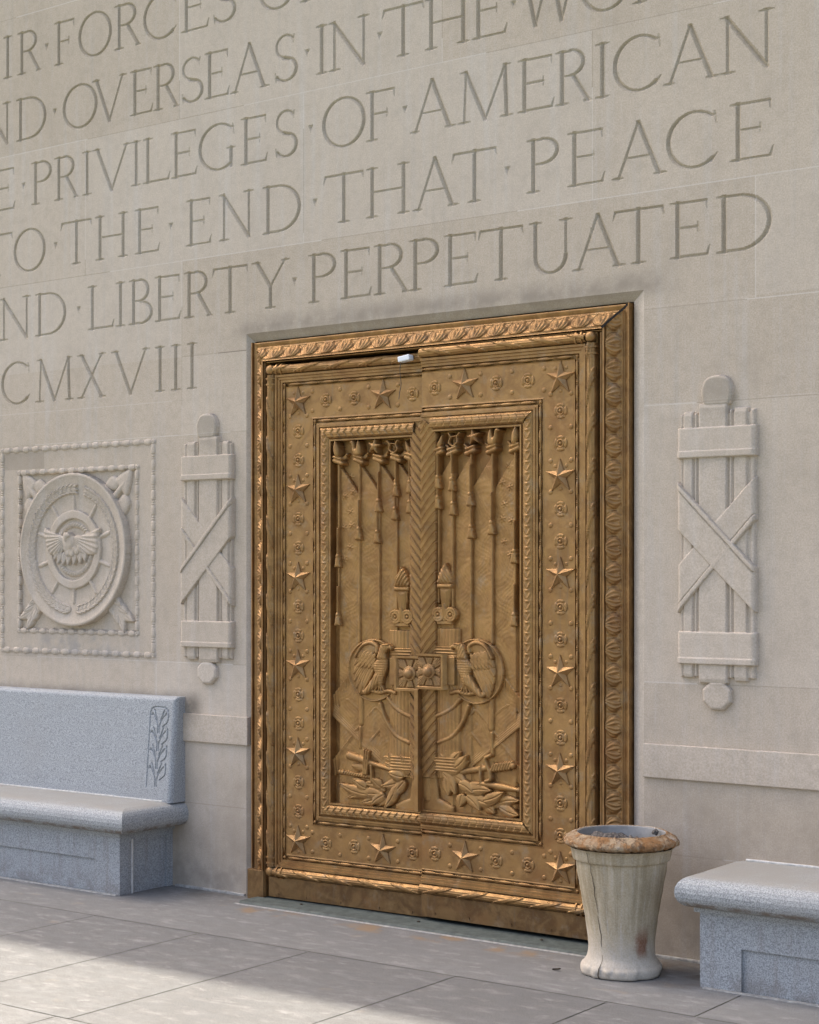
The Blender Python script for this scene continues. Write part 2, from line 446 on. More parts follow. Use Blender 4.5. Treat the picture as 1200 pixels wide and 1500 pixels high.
def r_disc(Rf, i, c, r, h0, bulge=.004, rr=None):
    Rf.put(i, lambda X, Z: pillow(r - np.hypot(X - c[0], Z - c[1]), h0, bulge, rr or r), (c[0] - r - .01, c[0] + r + .01, c[1] - r - .01, c[1] + r + .01))
def r_rect(Rf, i, x0, x1, z0, z1, h, bev=.003):
    def f(X, Z):
        d = np.minimum(np.minimum(X - x0, x1 - X), np.minimum(Z - z0, z1 - Z))
        return np.where(d > 0, h - np.maximum(0, bev - d), NEG)
    Rf.put(i, f, (x0 - .01, x1 + .01, z0 - .01, z1 + .01))
def lin(a, b, step):
    return np.linspace(a, b, max(2, int(round((b - a) / step)) + 1))

# ------------------------------------------------------------------ ground and paving
pv_x = sorted(set([-16, -12, -8, -6, -4.5] + list(np.arange(-4.0, 4.01, .25)) + [5, 6, 8, 12, 16]))
def with_joints(arr, js, w):
    a = [v for v in arr if all(abs(v - j) > w * 1.6 for j in js)]
    for j in js: a += [j - w / 2, j + w / 2]
    return np.array(sorted(a))
PJX = {'row1': [-5.3, -3.35, 1.885, 3.6], 'row2': [-5.0, -4.25, -3.55, -2.85, -2.13, -1.42, -.710, -.035, .768, 1.50, 2.25, 3.0, 3.8], 'row3': [-4.6, -3.1, -1.6, -.1, 1.4, 2.9]}
PJY = [-.835, -2.285, -3.75]
def pave_row(ya, yb, js, dark, alldark):
    pass
jx_all = sorted(set(sum(PJX.values(), [])))
gx = with_joints(pv_x, jx_all, .006); gy = with_joints(list(np.arange(-5.25, .41, .25)), PJY, .006)
GXm, GYm = np.meshgrid(gx, gy, indexing='ij')
nx, ny = GXm.shape
fi, fj = np.meshgrid(np.arange(nx - 1), np.arange(ny - 1), indexing='ij')
cxm = (gx[:-1] + gx[1:]) / 2; cym = (gy[:-1] + gy[1:]) / 2
CXm, CYm = np.meshgrid(cxm, cym, indexing='ij')
row = np.where(CYm > PJY[0], 0, np.where(CYm > PJY[1], 1, 2))
tint_p = np.zeros(CXm.shape)
slab = np.zeros(CXm.shape)
for ri, key in enumerate(('row1', 'row2', 'row3')):
    for k, j in enumerate(PJX[key]):
        slab = np.where((row == ri) & (CXm > j), k + 1 + ri * 37, slab)
tint_p += (np.sin(slab * 12.9898 + row * 4.1) * .10)
joint = np.zeros(CXm.shape, bool)
for j in PJY:
    m = np.abs(CYm - j) < .0041; joint |= m
    tint_p = np.where(m, .35 if j == PJY[0] else -.5, tint_p)
for ri, key in enumerate(('row1', 'row2', 'row3')):
    for j in PJX[key]:
        m = (np.abs(CXm - j) < .0036) & (row == ri); joint |= m
        tint_p = np.where(m, .40 if ri == 0 else (-.75 if j == -.710 else -.42), tint_p)
Zp = np.zeros(GXm.shape)
Vp = np.stack([GXm, GYm, Zp], -1).reshape(-1, 3)
Qp = np.stack([fi * ny + fj, (fi + 1) * ny + fj, (fi + 1) * ny + fj + 1, fi * ny + fj + 1], -1).reshape(-1, 4)
jm = joint.ravel()
# joint cells are lowered: duplicate them as sunk strips, with the slab edges left crisp
Vj = Vp.copy(); Vj[:, 2] = -.004
Vall = np.concatenate([Vp, Vj]); Qall = np.concatenate([Qp[~jm], Qp[jm] + len(Vp)])
tall = np.concatenate([tint_p.ravel()[~jm], tint_p.ravel()[jm]])
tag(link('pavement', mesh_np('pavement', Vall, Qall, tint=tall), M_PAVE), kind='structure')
bm = bmesh.new(); vs = [bm.verts.new(p) for p in ((-400, -400, -.03), (400, -400, -.03), (400, 400, -.03), (-400, 400, -.03))]; bm.faces.new(vs)
tag(link('added_lawn', mesh_bm('added_lawn', bm), M_GROUND), kind='structure')  # unseen grass past the paving, added to dim and green the bounced light

# ------------------------------------------------------------------ the limestone wall
WALL = empty('limestone_wall', (0, 0, 0), 'tall pale limestone wall with carved lettering, fasces and a round medallion', 'wall')
OP = dict(xl=-1.160, xr=1.212, zt=2.975)        # outer arris of the door margin
MED = (-3.15, -1.795, 1.205, 2.485)             # patch carved with the medallion
FL = (-1.66, -1.235 + .03, 1.03, 2.640); FR = (1.34, 1.80, 1.03, 2.65)

# --- lettering: strokes cut as V grooves
CAP = .25
TH, TN, SF = .0110, .0066, .0046
def glyph(ch, w):
    """list of strokes (x0,z0,x1,z1,hw0,hw1) in metres inside a box w x CAP"""
    h = CAP; S = []; s = .036
    def L(x0, z0, x1, z1, a=TH, b=None): S.append((x0, z0, x1, z1, a, a if b is None else b))
    def serif(x, z, l=.034, r=.034):
        L(x - l, z, x, z, SF * .8, SF * 1.7); L(x, z, x + r, z, SF * 1.7, SF * .8)
    def stem(x, a=TH, top=True, bot=True, z0=0, z1=h):
        L(x, z0, x, z1, a, a)
        if top: serif(x, z1 - SF)
        if bot: serif(x, z0 + SF)
    def arc(cx, cz, rx, rz, a0, a1, n=18, thick=TH, thin=TN):
        pr = None
        for k in range(n + 1):
            a = math.radians(a0 + (a1 - a0) * k / n)
            p = (cx + rx * math.cos(a), cz + rz * math.sin(a), thin + (thick - thin) * abs(math.cos(a)) ** 1.3)
            if pr: S.append((pr[0], pr[1], p[0], p[1], pr[2], p[2]))
            pr = p
    def armtop(x0, x1, z): L(x0, z, x1, z, TN * .9, TN); L(x1, z, x1 + .004, z - .034, TN, SF * .6)
    def armbot(x0, x1, z): L(x0, z, x1 - .012, z, TN * .9, TN); L(x1 - .014, z, x1, z + .040, TN, SF * .6)
    if ch == 'I': stem(w / 2)
    elif ch in 'EF':
        stem(s, bot=True); armtop(s, w - .012 - (.004 if ch == 'E' else 0), h - TN)
        m = .53 * h; L(s, m, w * .70, m, TN * .9, TN * .9); L(w * .70, m - .020, w * .70, m + .020, SF * .7, SF * .7)
        if ch == 'E': armbot(s, w, TN)
    elif ch == 'L': stem(s); armbot(s, w, TN)
    elif ch == 'T':
        stem(w / 2, top=False); L(.012, h - TN, w - .012, h - TN, TN, TN)
        L(.013, h - TN, .002, h - .042, TN, SF * .6); L(w - .013, h - TN, w - .004, h - .036, TN, SF * .6)
    elif ch == 'H': stem(s); stem(w - s); L(s, .51 * h, w - s, .51 * h, TN * .9)
    elif ch == 'N':
        stem(s, TN * 1.15, top=False); L(s - .004, h - TH * .7, w - s, .004, TH); stem(w - s, TN * 1.15, bot=False); L(s - .036, h - SF, s, h - SF, SF * .7, SF * 1.6)
    elif ch == 'M':
        L(s, 0, s + .012, h, TN); serif(s, SF); L(s + .010, h - .004, w * .5, .004, TH); L(w * .5, .004, w - s - .010, h - .004, TN)
        L(w - s - .010, h, w - s, 0, TH); serif(w - s, SF); L(s - .022, h - SF, s + .012, h - SF, SF * .7, SF * 1.6); L(w - s - .012, h - SF, w - s + .022, h - SF, SF * 1.6, SF * .7)
    elif ch == 'A':
        L(s, 0, w * .49, h - .003, TN); L(w * .49, h - .003, w - s, 0, TH); L(w * .27, .36 * h, w * .70, .36 * h, TN * .85); serif(s, SF, .030, .022); serif(w - s, SF, .026, .034)
    elif ch == 'V': L(s, h, w * .51, .003, TH); L(w * .51, .003, w - s * .8, h, TN); serif(s, h - SF, .034, .024); serif(w - s * .8, h - SF, .024, .030)
    elif ch == 'W':
        for x0 in (0, w * .46):
            L(x0 + s * .7, h, x0 + w * .26, .003, TH); L(x0 + w * .26, .003, x0 + w * .5, h, TN)
        serif(s * .7, h - SF, .026, .022); serif(w - .02, h - SF, .02, .02)
    elif ch == 'X': L(s, h, w - s, 0, TH); L(w - s, h, s, 0, TN); serif(s, h - SF, .03, .022); serif(w - s, h - SF, .022, .03); serif(s, SF, .03, .022); serif(w - s, SF, .022, .03)
    elif ch == 'Y': L(s, h, w * .5, .46 * h, TH); L(w - s * .8, h, w * .5, .46 * h, TN); stem(w * .5, top=False, z1=.46 * h); serif(s, h - SF, .034, .024); serif(w - s * .8, h - SF, .024, .030)
    elif ch == 'U':
        ry = .34 * h; L(s, ry, s, h, TH); serif(s, h - SF); L(w - s, ry, w - s, h, TN * 1.1); serif(w - s, h - SF)
        arc(w / 2, ry, w / 2 - s, ry - TN, 180, 360)
    elif ch == 'O': arc(w / 2, h / 2, w / 2 - TH, h / 2 - TN + .004, 0, 360, 36)
    elif ch == 'D':
        stem(s); L(s, h - TN, w * .40, h - TN, TN); arc(w * .40, h / 2, w * .60 - TH, h / 2 - TN, 90, -90, 22); L(w * .40, TN, s, TN, TN)
    elif ch in 'CG':
        cx = w * .54; arc(cx, h / 2, w * .54 - TH, h / 2 - TN + .003, 52, 360 - 48, 30)
        x1 = cx + (w * .54 - TH) * math.cos(math.radians(52)); z1 = h / 2 + (h / 2 - TN) * math.sin(math.radians(52))
        L(x1, z1, x1 + .022, z1 + .004, TN, SF); L(x1 + .018, z1 + .018, x1 + .026, z1 - .034, SF * .8, SF * .6)
        if ch == 'C': L(x1, h - z1 - .012, x1 + .030, h - z1 + .022, TN, SF * .7)
        else: L(w - s, .06 * h, w - s, .44 * h, TH); serif(w - s, .44 * h, .030, .030)
    elif ch in 'PRB':
        stem(s); zc, rz = .755 * h, .245 * h - TN * .5
        bx = w * (.46 if ch != 'R' else .42); rx = (w * (.95 if ch == 'P' else .82) - bx) - TH * .3
        L(s, h - TN, bx, h - TN, TN); arc(bx, zc, rx, rz, 90, -90, 16); L(bx, zc - rz, s, zc - rz, TN * .85)
        if ch == 'R': L(w * .52, .51 * h, w - .012, .006, TH, TH * .9); L(w - .03, SF, w + .006, SF, SF * 1.3, SF * .7)
        if ch == 'B':
            zc2 = .255 * h; L(s, TN, bx, TN, TN); arc(bx, zc2, w - bx - TH, .255 * h - TN * .5, 90, -90, 16)
    elif ch == 'S':
        arc(w * .50, .745 * h, w * .36, .255 * h - TN, 38, 250, 16, TN * 1.15, TN); arc(w * .50, .265 * h, w * .42, .265 * h - TN, 98, -145, 18, TH, TN)
        L(w * .42, .515 * h, w * .62, .475 * h, TH)
        L(w * .80, .80 * h, w * .83, .95 * h, SF * .6, SF); L(w * .13, .05 * h, w * .09, .22 * h, SF, SF * .6)
    elif ch == '.':
        pass
    return S
TEXT = [
 (4.652, [('I',-3.091,-3.015),('R',-2.964,-2.768),('.',-2.712,0),('F',-2.645,-2.473),('O',-2.445,-2.172),('R',-2.150,-1.950),('C',-1.924,-1.663),('E',-1.632,-1.430),('S',-1.410,-1.228),('O',-1.079,-0.815),('F',-0.789,-0.610)]),
 (4.261, [('N',-3.264,-3.022),('D',-2.976,-2.715),('.',-2.642,0),('O',-2.576,-2.288),('V',-2.332,-2.058),('E',-2.025,-1.850),('R',-1.845,-1.657),('S',-1.642,-1.465),('E',-1.460,-1.281),('A',-1.277,-0.998),('S',-0.974,-0.802),('.',-.741,0),('I',-0.688,-0.603),('N',-0.598,-0.339),('.',-.273,0),('T',-0.258,0.002),('H',0.006,0.268),('E',0.284,0.483),('.',.519,0),('W',0.560,0.870),('O',0.882,1.148),('R',1.155,1.345)]),
 (3.868, [('E',-3.190,-2.988),('.',-2.913,0),('P',-2.844,-2.668),('R',-2.645,-2.450),('I',-2.416,-2.332),('V',-2.327,-2.025),('I',-2.020,-1.940),('L',-1.924,-1.719),('E',-1.709,-1.515),('G',-1.505,-1.233),('E',-1.199,-1.012),('S',-0.970,-0.802),('.',-.718,0),('O',-0.643,-0.361),('F',-0.357,-0.173),('.',-.116,0),('A',-0.089,0.189),('M',0.201,0.517),('E',0.544,0.743),('R',0.750,0.936),('I',0.961,1.039),('C',1.053,1.306),('A',1.306,1.581),('N',1.585,1.839)]),
 (3.484, [('T',-3.295,-3.006),('O',-3.000,-2.721),('.',-2.636,0),('T',-2.593,-2.332),('H',-2.304,-2.047),('E',-1.988,-1.797),('.',-1.711,0),('E',-1.596,-1.410),('N',-1.355,-1.107),('D',-1.045,-0.784),('.',-.690,0),('T',-0.634,-0.370),('H',-0.357,-0.089),('A',-0.072,0.205),('T',0.165,0.429),('.',.485,0),('P',0.593,0.772),('E',0.816,1.011),('A',1.046,1.326),('C',1.323,1.581),('E',1.633,1.833)]),
 (3.094, [('N',-3.122,-2.850),('D',-2.809,-2.547),('.',-2.442,0),('L',-2.366,-2.155),('I',-2.144,-2.063),('B',-2.036,-1.850),('E',-1.834,-1.637),('R',-1.611,-1.410),('T',-1.405,-1.146),('Y',-1.122,-0.862),('.',-.827,0),('P',-0.734,-0.549),('E',-0.523,-0.326),('R',-0.309,-0.099),('P',-0.089,0.092),('E',0.120,0.316),('T',0.320,0.578),('U',0.605,0.842),('A',0.838,1.117),('T',1.053,1.316),('E',1.343,1.536),('D',1.568,1.827)]),
 (2.708, [('C',-3.110,-2.850),('M',-2.809,-2.484),('X',-2.456,-2.216),('V',-2.177,-1.876),('I',-1.839,-1.750),('I',-1.714,-1.637),('I',-1.591,-1.515)]),
]
# courses: horizontal joints with their x range, vertical joints with their z range
HJ = [(.462, -9, 9), (1.222, -9, 9), (2.462, -9, -1.10), (2.456, 1.1, 9), (2.650, -9, -1.627), (2.889, -1.627, -1.1), (2.886, 1.1, 9), (3.412, -9, 9), (4.188, -9, 9), (5.000, -9, 9)]
VJ = [(-1.629, 2.462, 3.412), (1.751, 2.886, 3.412), (-2.388, 3.412, 4.188), (-.766, 3.412, 4.188), (.947, 3.412, 4.188), (-1.647, 4.188, 5.0), (.108, 4.188, 5.0), (-1.825, .462, 1.222), (-.4, 5.0, 5.8)]
JW = .005
def jcells(CX, CZ):
    m = np.zeros(CX.shape, bool)
    for z, a, b in HJ: m |= (np.abs(CZ - z) < JW * .51) & (CX > a) & (CX < b)
    for x, a, b in VJ: m |= (np.abs(CX - x) < JW * .51) & (CZ > a) & (CZ < b)
    return m
def block_tint(CX, CZ):
    zs = sorted([0, .462, 1.222, 2.46, 2.888, 3.412, 4.188, 5.0]); r = np.searchsorted(zs, CZ)
    c = np.zeros(CX.shape)
    for x, a, b in VJ: c += (CX > x) * (CZ > a) * (CZ < b) * (1 + abs(x) * 3)
    c = c + (CX > 0) * (CZ < 2.9) * 2.3
    t = np.sin(r * 7.77 + c * 3.71) * .085
    jm = jcells(CX, CZ)
    jt = np.where(np.sin(CX * 2.3 + CZ * 5.1) > -.2, .30, -.32)
    jt = np.where((np.abs(CZ - 2.889) < .02) & (CX > -1.36) & (CX < -1.09), -.95, jt)
    return np.where(jm, jt, t)
def snap(arr, js, w):
    return with_joints(list(arr), js, w)
xs = snap(np.concatenate([lin(-3.36, 2.30, .0042)]), [v[0] for v in VJ if v[2] > 2.66], JW)
xs = np.array(sorted(set(list(xs[(np.abs(xs - OP['xl']) > .003) & (np.abs(xs - OP['xr']) > .003)]) + [OP['xl'], OP['xr']])))
zs = snap(lin(2.6525, 5.30, .0042), [h[0] for h in HJ if h[0] > 2.66], JW)
zs = np.array(sorted(set(list(zs[np.abs(zs - OP['zt']) > .003]) + [OP['zt']])))
up = Relief(xs, zs, 'wall_face')
for zb, row_ in TEXT:
    iid = up.new('inscription_line')
    for ch, xa, xb in row_:
        if ch == '.':
            P = [(xa - .017, zb + .145), (xa + .017, zb + .145), (xa, zb + .105)]
            up.cut(lambda X, Z: np.where(poly_sd(X, Z, P) > 0, -.95 * poly_sd(X, Z, P), 0), bbox(P), iid); continue
        st = glyph(ch, xb - xa)
        def f(X, Z):
            d = np.zeros(X.shape)
            for (x0, z0, x1, z1, a, b) in st:
                q, t = seg_d(X, Z, xa + x0, zb + z0, xa + x1, zb + z1)
                d = np.maximum(d, (a + (b - a) * t) - q)
            d = np.minimum(d, np.minimum(Z - zb + .0045, zb + CAP + .0045 - Z) * 1.1)
            return -1.4 * np.maximum(d, 0)
        up.cut(f, (xa - .03, xb + .03, zb - .02, zb + CAP + .02), iid)
# joints sunk 3 mm
def hole_up(x, z): return (x > OP['xl']) & (x < OP['xr']) & (z < OP['zt'])
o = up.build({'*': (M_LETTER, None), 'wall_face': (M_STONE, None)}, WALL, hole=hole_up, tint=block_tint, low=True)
del up
def patch(name, xs, zs, hole=None):
    r = Relief(xs, zs, name)
    return r.build({'*': (M_STONE, None)}, WALL, hole=hole, tint=block_tint)
xs = snap([-16, -10, -6, -4.5] + list(lin(-3.6, 2.6, .1)) + [3.2, 4, 6, 10, 16], [v[0] for v in VJ if v[1] < 2.6], JW)
ex = [OP['xl'], OP['xr'], MED[0], MED[1], FL[0], FL[1], FR[0], FR[1]]
xs = np.array(sorted(set([v for v in xs if all(abs(v - e) > .004 for e in ex)] + ex)))
zs = snap(list(lin(-.05, 2.6525, .1)), [h[0] for h in HJ if h[0] < 2.65], JW)
ez = [2.6525, MED[2], MED[3], FL[2], FL[3], FR[3]]
zs = np.array(sorted(set([v for v in zs if all(abs(v - e) > .0035 for e in ez) and v < 2.652] + [e for e in ez if e <= 2.6525])))
def hole_lo(x, z):
    m = (x > OP['xl']) & (x < OP['xr'])
    for a, b, c, d in (MED, FL, FR): m |= (x > a) & (x < b) & (z > c) & (z < d)
    return m
patch('wall_face', xs, zs, hole_lo)
patch('wall_face', [-16, -12, -8, -5, -3.36], snap(list(lin(2.6525, 5.30, .2)), [h[0] for h in HJ if h[0] > 2.66], JW))
patch('wall_face', [2.30, 4, 6, 10, 16], snap(list(lin(2.6525, 5.30, .2)), [h[0] for h in HJ if h[0] > 2.66], JW))
TOPZ = 12.6
patch('wall_face', lin(-16, 16, 1.0), snap(list(lin(5.30, TOPZ, .4)), [5.77, 6.55, 7.32, 8.1, 8.9, 9.7, 10.5, 11.3], JW))
# solid backing, cornice and parapet of the building above the picture
bm = bmesh.new()
bm_box(bm, -16, 16, .17, 2.0, -.05, TOPZ)
link('wall_core', mesh_bm('wall_core', bm), M_STONE, WALL)
bm = bmesh.new()
bm_box(bm, -16.2, 16.2, -.30, 2.1, TOPZ, TOPZ + .35, .03); bm_box(bm, -16.3, 16.3, -.45, 2.2, TOPZ + .352, TOPZ + .60, .03)
for k in range(-18, 19):
    bm_box(bm, k * .87 - .22, k * .87 + .22, -.42, -.10, TOPZ + .603, TOPZ + .74, .04)
link('cornice', mesh_bm('cornice', bm), M_STONE, WALL)
# door margin: slightly splayed strip of stone between the wall arris and the bronze
IN = dict(xl=-1.127, xr=1.146, zt=2.932, y=.030)
bm = bmesh.new()
def quad(bm, *p): bm.faces.new([bm.verts.new(q) for q in p])
zb = -.03
quad(bm, (OP['xl'], 0, zb), (IN['xl'], IN['y'], zb), (IN['xl'], IN['y'], IN['zt']), (OP['xl'], 0, OP['zt']))
quad(bm, (OP['xr'], 0, zb), (OP['xr'], 0, OP['zt']), (IN['xr'], IN['y'], IN['zt']), (IN['xr'], IN['y'], zb))
quad(bm, (IN['xl'], IN['y'], zb), (IN['xl'], .2, zb), (IN['xl'], .2, IN['zt']), (IN['xl'], IN['y'], IN['zt']))
quad(bm, (IN['xr'], IN['y'], zb), (IN['xr'], IN['y'], IN['zt']), (IN['xr'], .2, IN['zt']), (IN['xr'], .2, zb))
quad(bm, (IN['xl'], IN['y'], IN['zt']), (IN['xl'], .2, IN['zt']), (IN['xr'], .2, IN['zt']), (IN['xr'], IN['y'], IN['zt']))
link('door_margin', mesh_bm('door_margin', bm), M_MARGIN, WALL)
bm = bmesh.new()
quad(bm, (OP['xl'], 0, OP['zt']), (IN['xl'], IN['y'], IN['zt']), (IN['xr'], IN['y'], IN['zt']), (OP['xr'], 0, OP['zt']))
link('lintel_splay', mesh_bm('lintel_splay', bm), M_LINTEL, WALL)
# string course bands
for a, b in ((-1.80, -1.141), (1.212, 9.0)):
    bm = bmesh.new(); bm_box(bm, a, b, -.016, .02, .797, .948, .004)
    link('string_course', mesh_bm('string_course', bm), M_CARVE, WALL)
# pale mortar fillet at the foot of the wall
for a, b in ((-1.67, -1.165), (1.215, 1.69)):
    bm = bmesh.new(); bm_box(bm, a, b, -.014, .01, -.01, .012, .004)
    link('mortar_fillet', mesh_bm('mortar_fillet', bm), M_GREYM, WALL)

# --- carved fasces
def fasces(patch_, cx, flip, zshift=0.0):
    x0, x1, z0, z1 = patch_
    r = Relief(lin(x0, x1, .0030), lin(z0, z1, .0030), 'fasces_ground')
    g = lambda X: (cx - X) if flip else (X - cx)
    U = .00118; VZ = .00107
    ux = lambda v: (v - 395) * U
    zz = lambda v: 2.4295 - (v - 180) * VZ + zshift
    i_r = r.new('rod_bundle'); i_b = r.new('band'); i_s = r.new('strap'); i_k = r.new('knob')
    rods = [(245, 253.5, 205, 1283, .024, .7), (260, 299, 195, 1283, .036, .25), (305.5, 315.5, 200, 1278, .033, .9), (322.5, 439.5, 166, 1302, .042, .14), (446, 457, 195, 1278, .033, .9), (464, 517.5, 188, 1290, .036, .25), (525, 545, 198, 1280, .024, .7)]
    for a, b, t, bt, h, rd in rods:
        xa, xb, za, zb_ = ux(a), ux(b), zz(bt), zz(t); hw = (xb - xa) / 2; rr = .018 if hw > .02 else .006
        def f(X, Z):
            q = g(X); e = np.minimum(q - xa, xb - q); d = np.minimum(e, np.minimum(Z - za, zb_ - Z))
            hh = h - .020 * (1 - np.sqrt(np.clip(1 - (1 - np.clip(e / (hw * rd), 0, 1)) ** 2, 0, 1)))
            hh = np.where(np.minimum(Z - za, zb_ - Z) < rr, hh - .5 * (rr - np.minimum(Z - za, zb_ - Z)), hh)
            return np.where(d > 0, hh, NEG)
        r.put(i_r, f)
    for t, b_, f0 in ((262, 385, 358), (1095, 1227, 1200)):
        def f(X, Z):
            q = np.abs(g(X)); d = np.minimum(.188 - q, np.minimum(Z - zz(b_), zz(t) - Z))
            h = .049 - np.maximum(0, .004 - d) + np.where(Z < zz(f0), .009, 0) - .020 * np.clip((q - .165) / .023, 0, 1) ** 2
            return np.where(d > 0, h, NEG)
        r.put(i_b, f)
    def strap(pts, h, e0, e1):
        P = [(ux(a), zz(b)) for a, b in pts]
        def f(X, Z):
            q = g(X); d = poly_sd(q, Z, P)
            dl, _ = seg_d(q, Z, *P[e0], *P[e1])
            hh = h - np.maximum(0, .004 - d) + np.where(dl < .022, .009, 0) - np.where(np.abs(dl - .022) < .0024, .009, 0) - .022 * np.clip((np.abs(q) - .165) / .023, 0, 1) ** 2
            return np.where(d > 0, hh, NEG)
        r.put(i_s, f)
    r.put(i_r, lambda X, Z: np.where((np.abs(g(X)) < .172) & (Z > zz(1275)) & (Z < zz(208)), .018, NEG))
    strap([(552, 465), (552, 640), (236, 1020), (236, 828)], .046, 1, 2)
    i_s = r.new('strap')
    strap([(236, 478), (552, 832), (552, 1015), (236, 672)], .054, 0, 1)
    for zc, h in ((zz(115), .040), (zz(1352), .036)):
        P = [(.074 * math.cos(R(22.5 + 45 * k)), zc + .068 * math.sin(R(22.5 + 45 * k))) for k in range(8)]
        if zc > 2: P = spline([(.052, zc - .064), (.068, zc - .040), (.073, zc + .010), (.050, zc + .056), (0, zc + .068), (-.050, zc + .056), (-.073, zc + .010), (-.068, zc - .040), (-.052, zc - .064), (0, zc - .066)], 4)
        def f(X, Z):
            d = poly_sd(g(X), Z, P); return np.where(d > 0, h - .012 * np.clip(1 - d / .012, 0, 1) ** 1.3, NEG)
        i_k2 = r.new('knob'); r.put(i_k2, f)
    r.H = np.where(r.H > 0, r.H * .68, r.H)
    root = bpy.data.objects.new('fasces_relief', None); COL.objects.link(root); root.parent = WALL; root.empty_display_size = .1
    r.build({'*': (M_CARVE, None), 'fasces_ground': (M_STONE, None)}, root, tint=block_tint)
fasces(FL, -1.428, True); fasces(FR, 1.578, False)

# --- round medallion in its two bead frames
def bead_run(L, q, per=.082, w=.019, h=.020):
    """bead and reel profile: q = along, returns height for lateral distance handled by caller"""
    t = (q / per) % 1.0
    return t
def medallion():
    x0, x1, z0, z1 = MED
    r = Relief(lin(x0, x1, .0031), lin(z0, z1, .0031), 'medallion_ground')
    cx, cz = -2.470, 1.845
    def frame(i, ax, bx, az, bz, w):
        def f(X, Z):
            h = np.full(X.shape, NEG)
            for hor in (True, False):
                for c in ((az, bz) if hor else (ax, bx)):
                    lat = (Z - c) if hor else (X - c); al = X if hor else Z
                    ins = (al > (ax if hor else az) - w) & (al < (bx if hor else bz) + w)
                    L0 = (bx - ax) if hor else (bz - az); n = round(L0 / .083); per = L0 / n
                    t = ((al - (ax if hor else az)) / per) % 1.0
                    rad = np.where(np.abs(t - .5) < .31, w * np.sqrt(np.clip(1 - ((t - .5) / .44) ** 2, 0, 1)), np.where(np.abs(np.abs(t - .5) - .42) < .045, w * .72, w * .30))
                    hh = np.where((np.abs(lat) < rad) & ins, .001 + .62 * np.sqrt(np.maximum(0, rad ** 2 - lat ** 2)), NEG)
                    hh = np.where((np.abs(lat) < w * 1.35) & (np.abs(lat) >= rad) & ins, -.006, hh) if False else hh
                    h = np.maximum(h, hh)
            return h
        r.put(i, f)
    # the field inside the inner frame is sunk
    r.cut(lambda X, Z: np.where((X > -2.945) & (X < -1.975) & (Z > 1.375) & (Z < 2.298), -.012, 9))
    frame(r.new('bead_frame'), -3.098, -1.846, 1.254, 2.436, .0172)
    frame(r.new('bead_frame'), -2.948, -1.972, 1.372, 2.300, .0162)
    # crossed arrows behind the disc
    for sx in (-1, 1):
        ia = r.new('crossed_arrow')
        cc = lambda a, b: (cx + sx * a, cz + b)
        r_line(r, ia, [cc(.30, .28), cc(.40, .37)], .020, -.008, .018)
        for p in ([(.455, .445), (.33, .40), (.36, .34), (.42, .30)], [(.44, .25), (.38, .18), (.34, .26), (.40, .31)], [(.30, .415), (.24, .36), (.32, .33), (.36, .38)]):
            r_poly(r, ia, [cc(*q) for q in p], -.010, .018, .03)
        r_line(r, ia, [cc(.28, -.28), cc(.40, -.40)], .016, -.010, .02)
        for k in range(3):
            t = .30 + .045 * k
            r_leaf(r, ia, cc(t - .02, -t + .035), cc(t + .085, -t - .015), .030, -.004, .020, .006)
            r_leaf(r, ia, cc(t - .035, -t + .015), cc(t + .015, -t - .075), .030, -.004, .020, .006)
    idc = r.new('medallion_disc')
    Rd = .440
    def disc(X, Z):
        d = np.hypot(X - cx, Z - cz); t = np.clip((d - .25) / (Rd - .018 - .25), 0, 1)
        h = .008 + .032 * t ** 1.8
        h = np.where(d > Rd - .018, .042 - .5 * np.maximum(0, d - (Rd - .008)), h)
        return np.where(d < Rd, h, NEG)
    r.put(idc, disc)
    hd = lambda d: .024 + .042 * np.clip((d - .25) / (Rd - .018 - .25), 0, 1) ** 1.8
    iw = r.new('laurel_wreath'); r.H0 = r.H.copy()
    for k in range(64):
        a = R(-90 + (k // 2 + .5) * (180 / 32) * (1 if k % 2 else -1)); a2 = a + (.17 if k % 2 else -.17)
        for rr, dr in ((.347, .028), (.347, -.026), (.345, .0)):
            p0 = (cx + rr * math.cos(a), cz + rr * math.sin(a)); p1 = (cx + (rr + dr) * math.cos(a2), cz + (rr + dr) * math.sin(a2))
            if a2 < R(78) or a2 > R(102): r_leaf(r, iw, p0, p1, .0125, .003, .013, .004, 0, True)
    iwh = r.new('ship_wheel')
    for k in range(10):
        a = R(90 + 36 * k); c_, s_ = math.cos(a), math.sin(a)
        r_line(r, iwh, [(cx + .215 * c_, cz + .215 * s_), (cx + .245 * c_, cz + .245 * s_), (cx + .26 * c_, cz + .26 * s_), (cx + .305 * c_, cz + .305 * s_)], [.016, .011, .014, .012], .006, .016)
    def ring(X, Z):
        d = np.hypot(X - cx, Z - cz); e = np.minimum(d - .176, .226 - d)
        return np.where(e > 0, .026 - .5 * np.maximum(0, .007 - e), NEG)
    r.put(iwh, ring)
    ig = r.new('rope_ring')
    def rope(X, Z):
        d = np.hypot(X - cx, Z - cz); a = np.arctan2(Z - cz, X - cx); e = .016 - np.abs(d - .142)
        return np.where(e > 0, .006 + .014 * np.sqrt(np.clip(1 - (1 - e / .016) ** 2, 0, 1)) + .004 * np.sin(a * 46 + (d - .142) * 160), NEG)
    r.put(ig, rope)
    r.cut(lambda X, Z: np.where(np.hypot(X - cx, Z - cz) < .126, .006, 9), (cx - .2, cx + .2, cz - .2, cz + .2))
    # eagle with spread wings
    ie = r.new('eagle')
    m = lambda a, b: (cx + (a - 562) / 6 * .00475, cz + (755 - b) / 6 * .0039)
    def ftex(o, n, amp):
        ox, oz = m(*o)
        return lambda X, Z: amp * np.cos(np.arctan2(Z - oz, X - ox) * n)
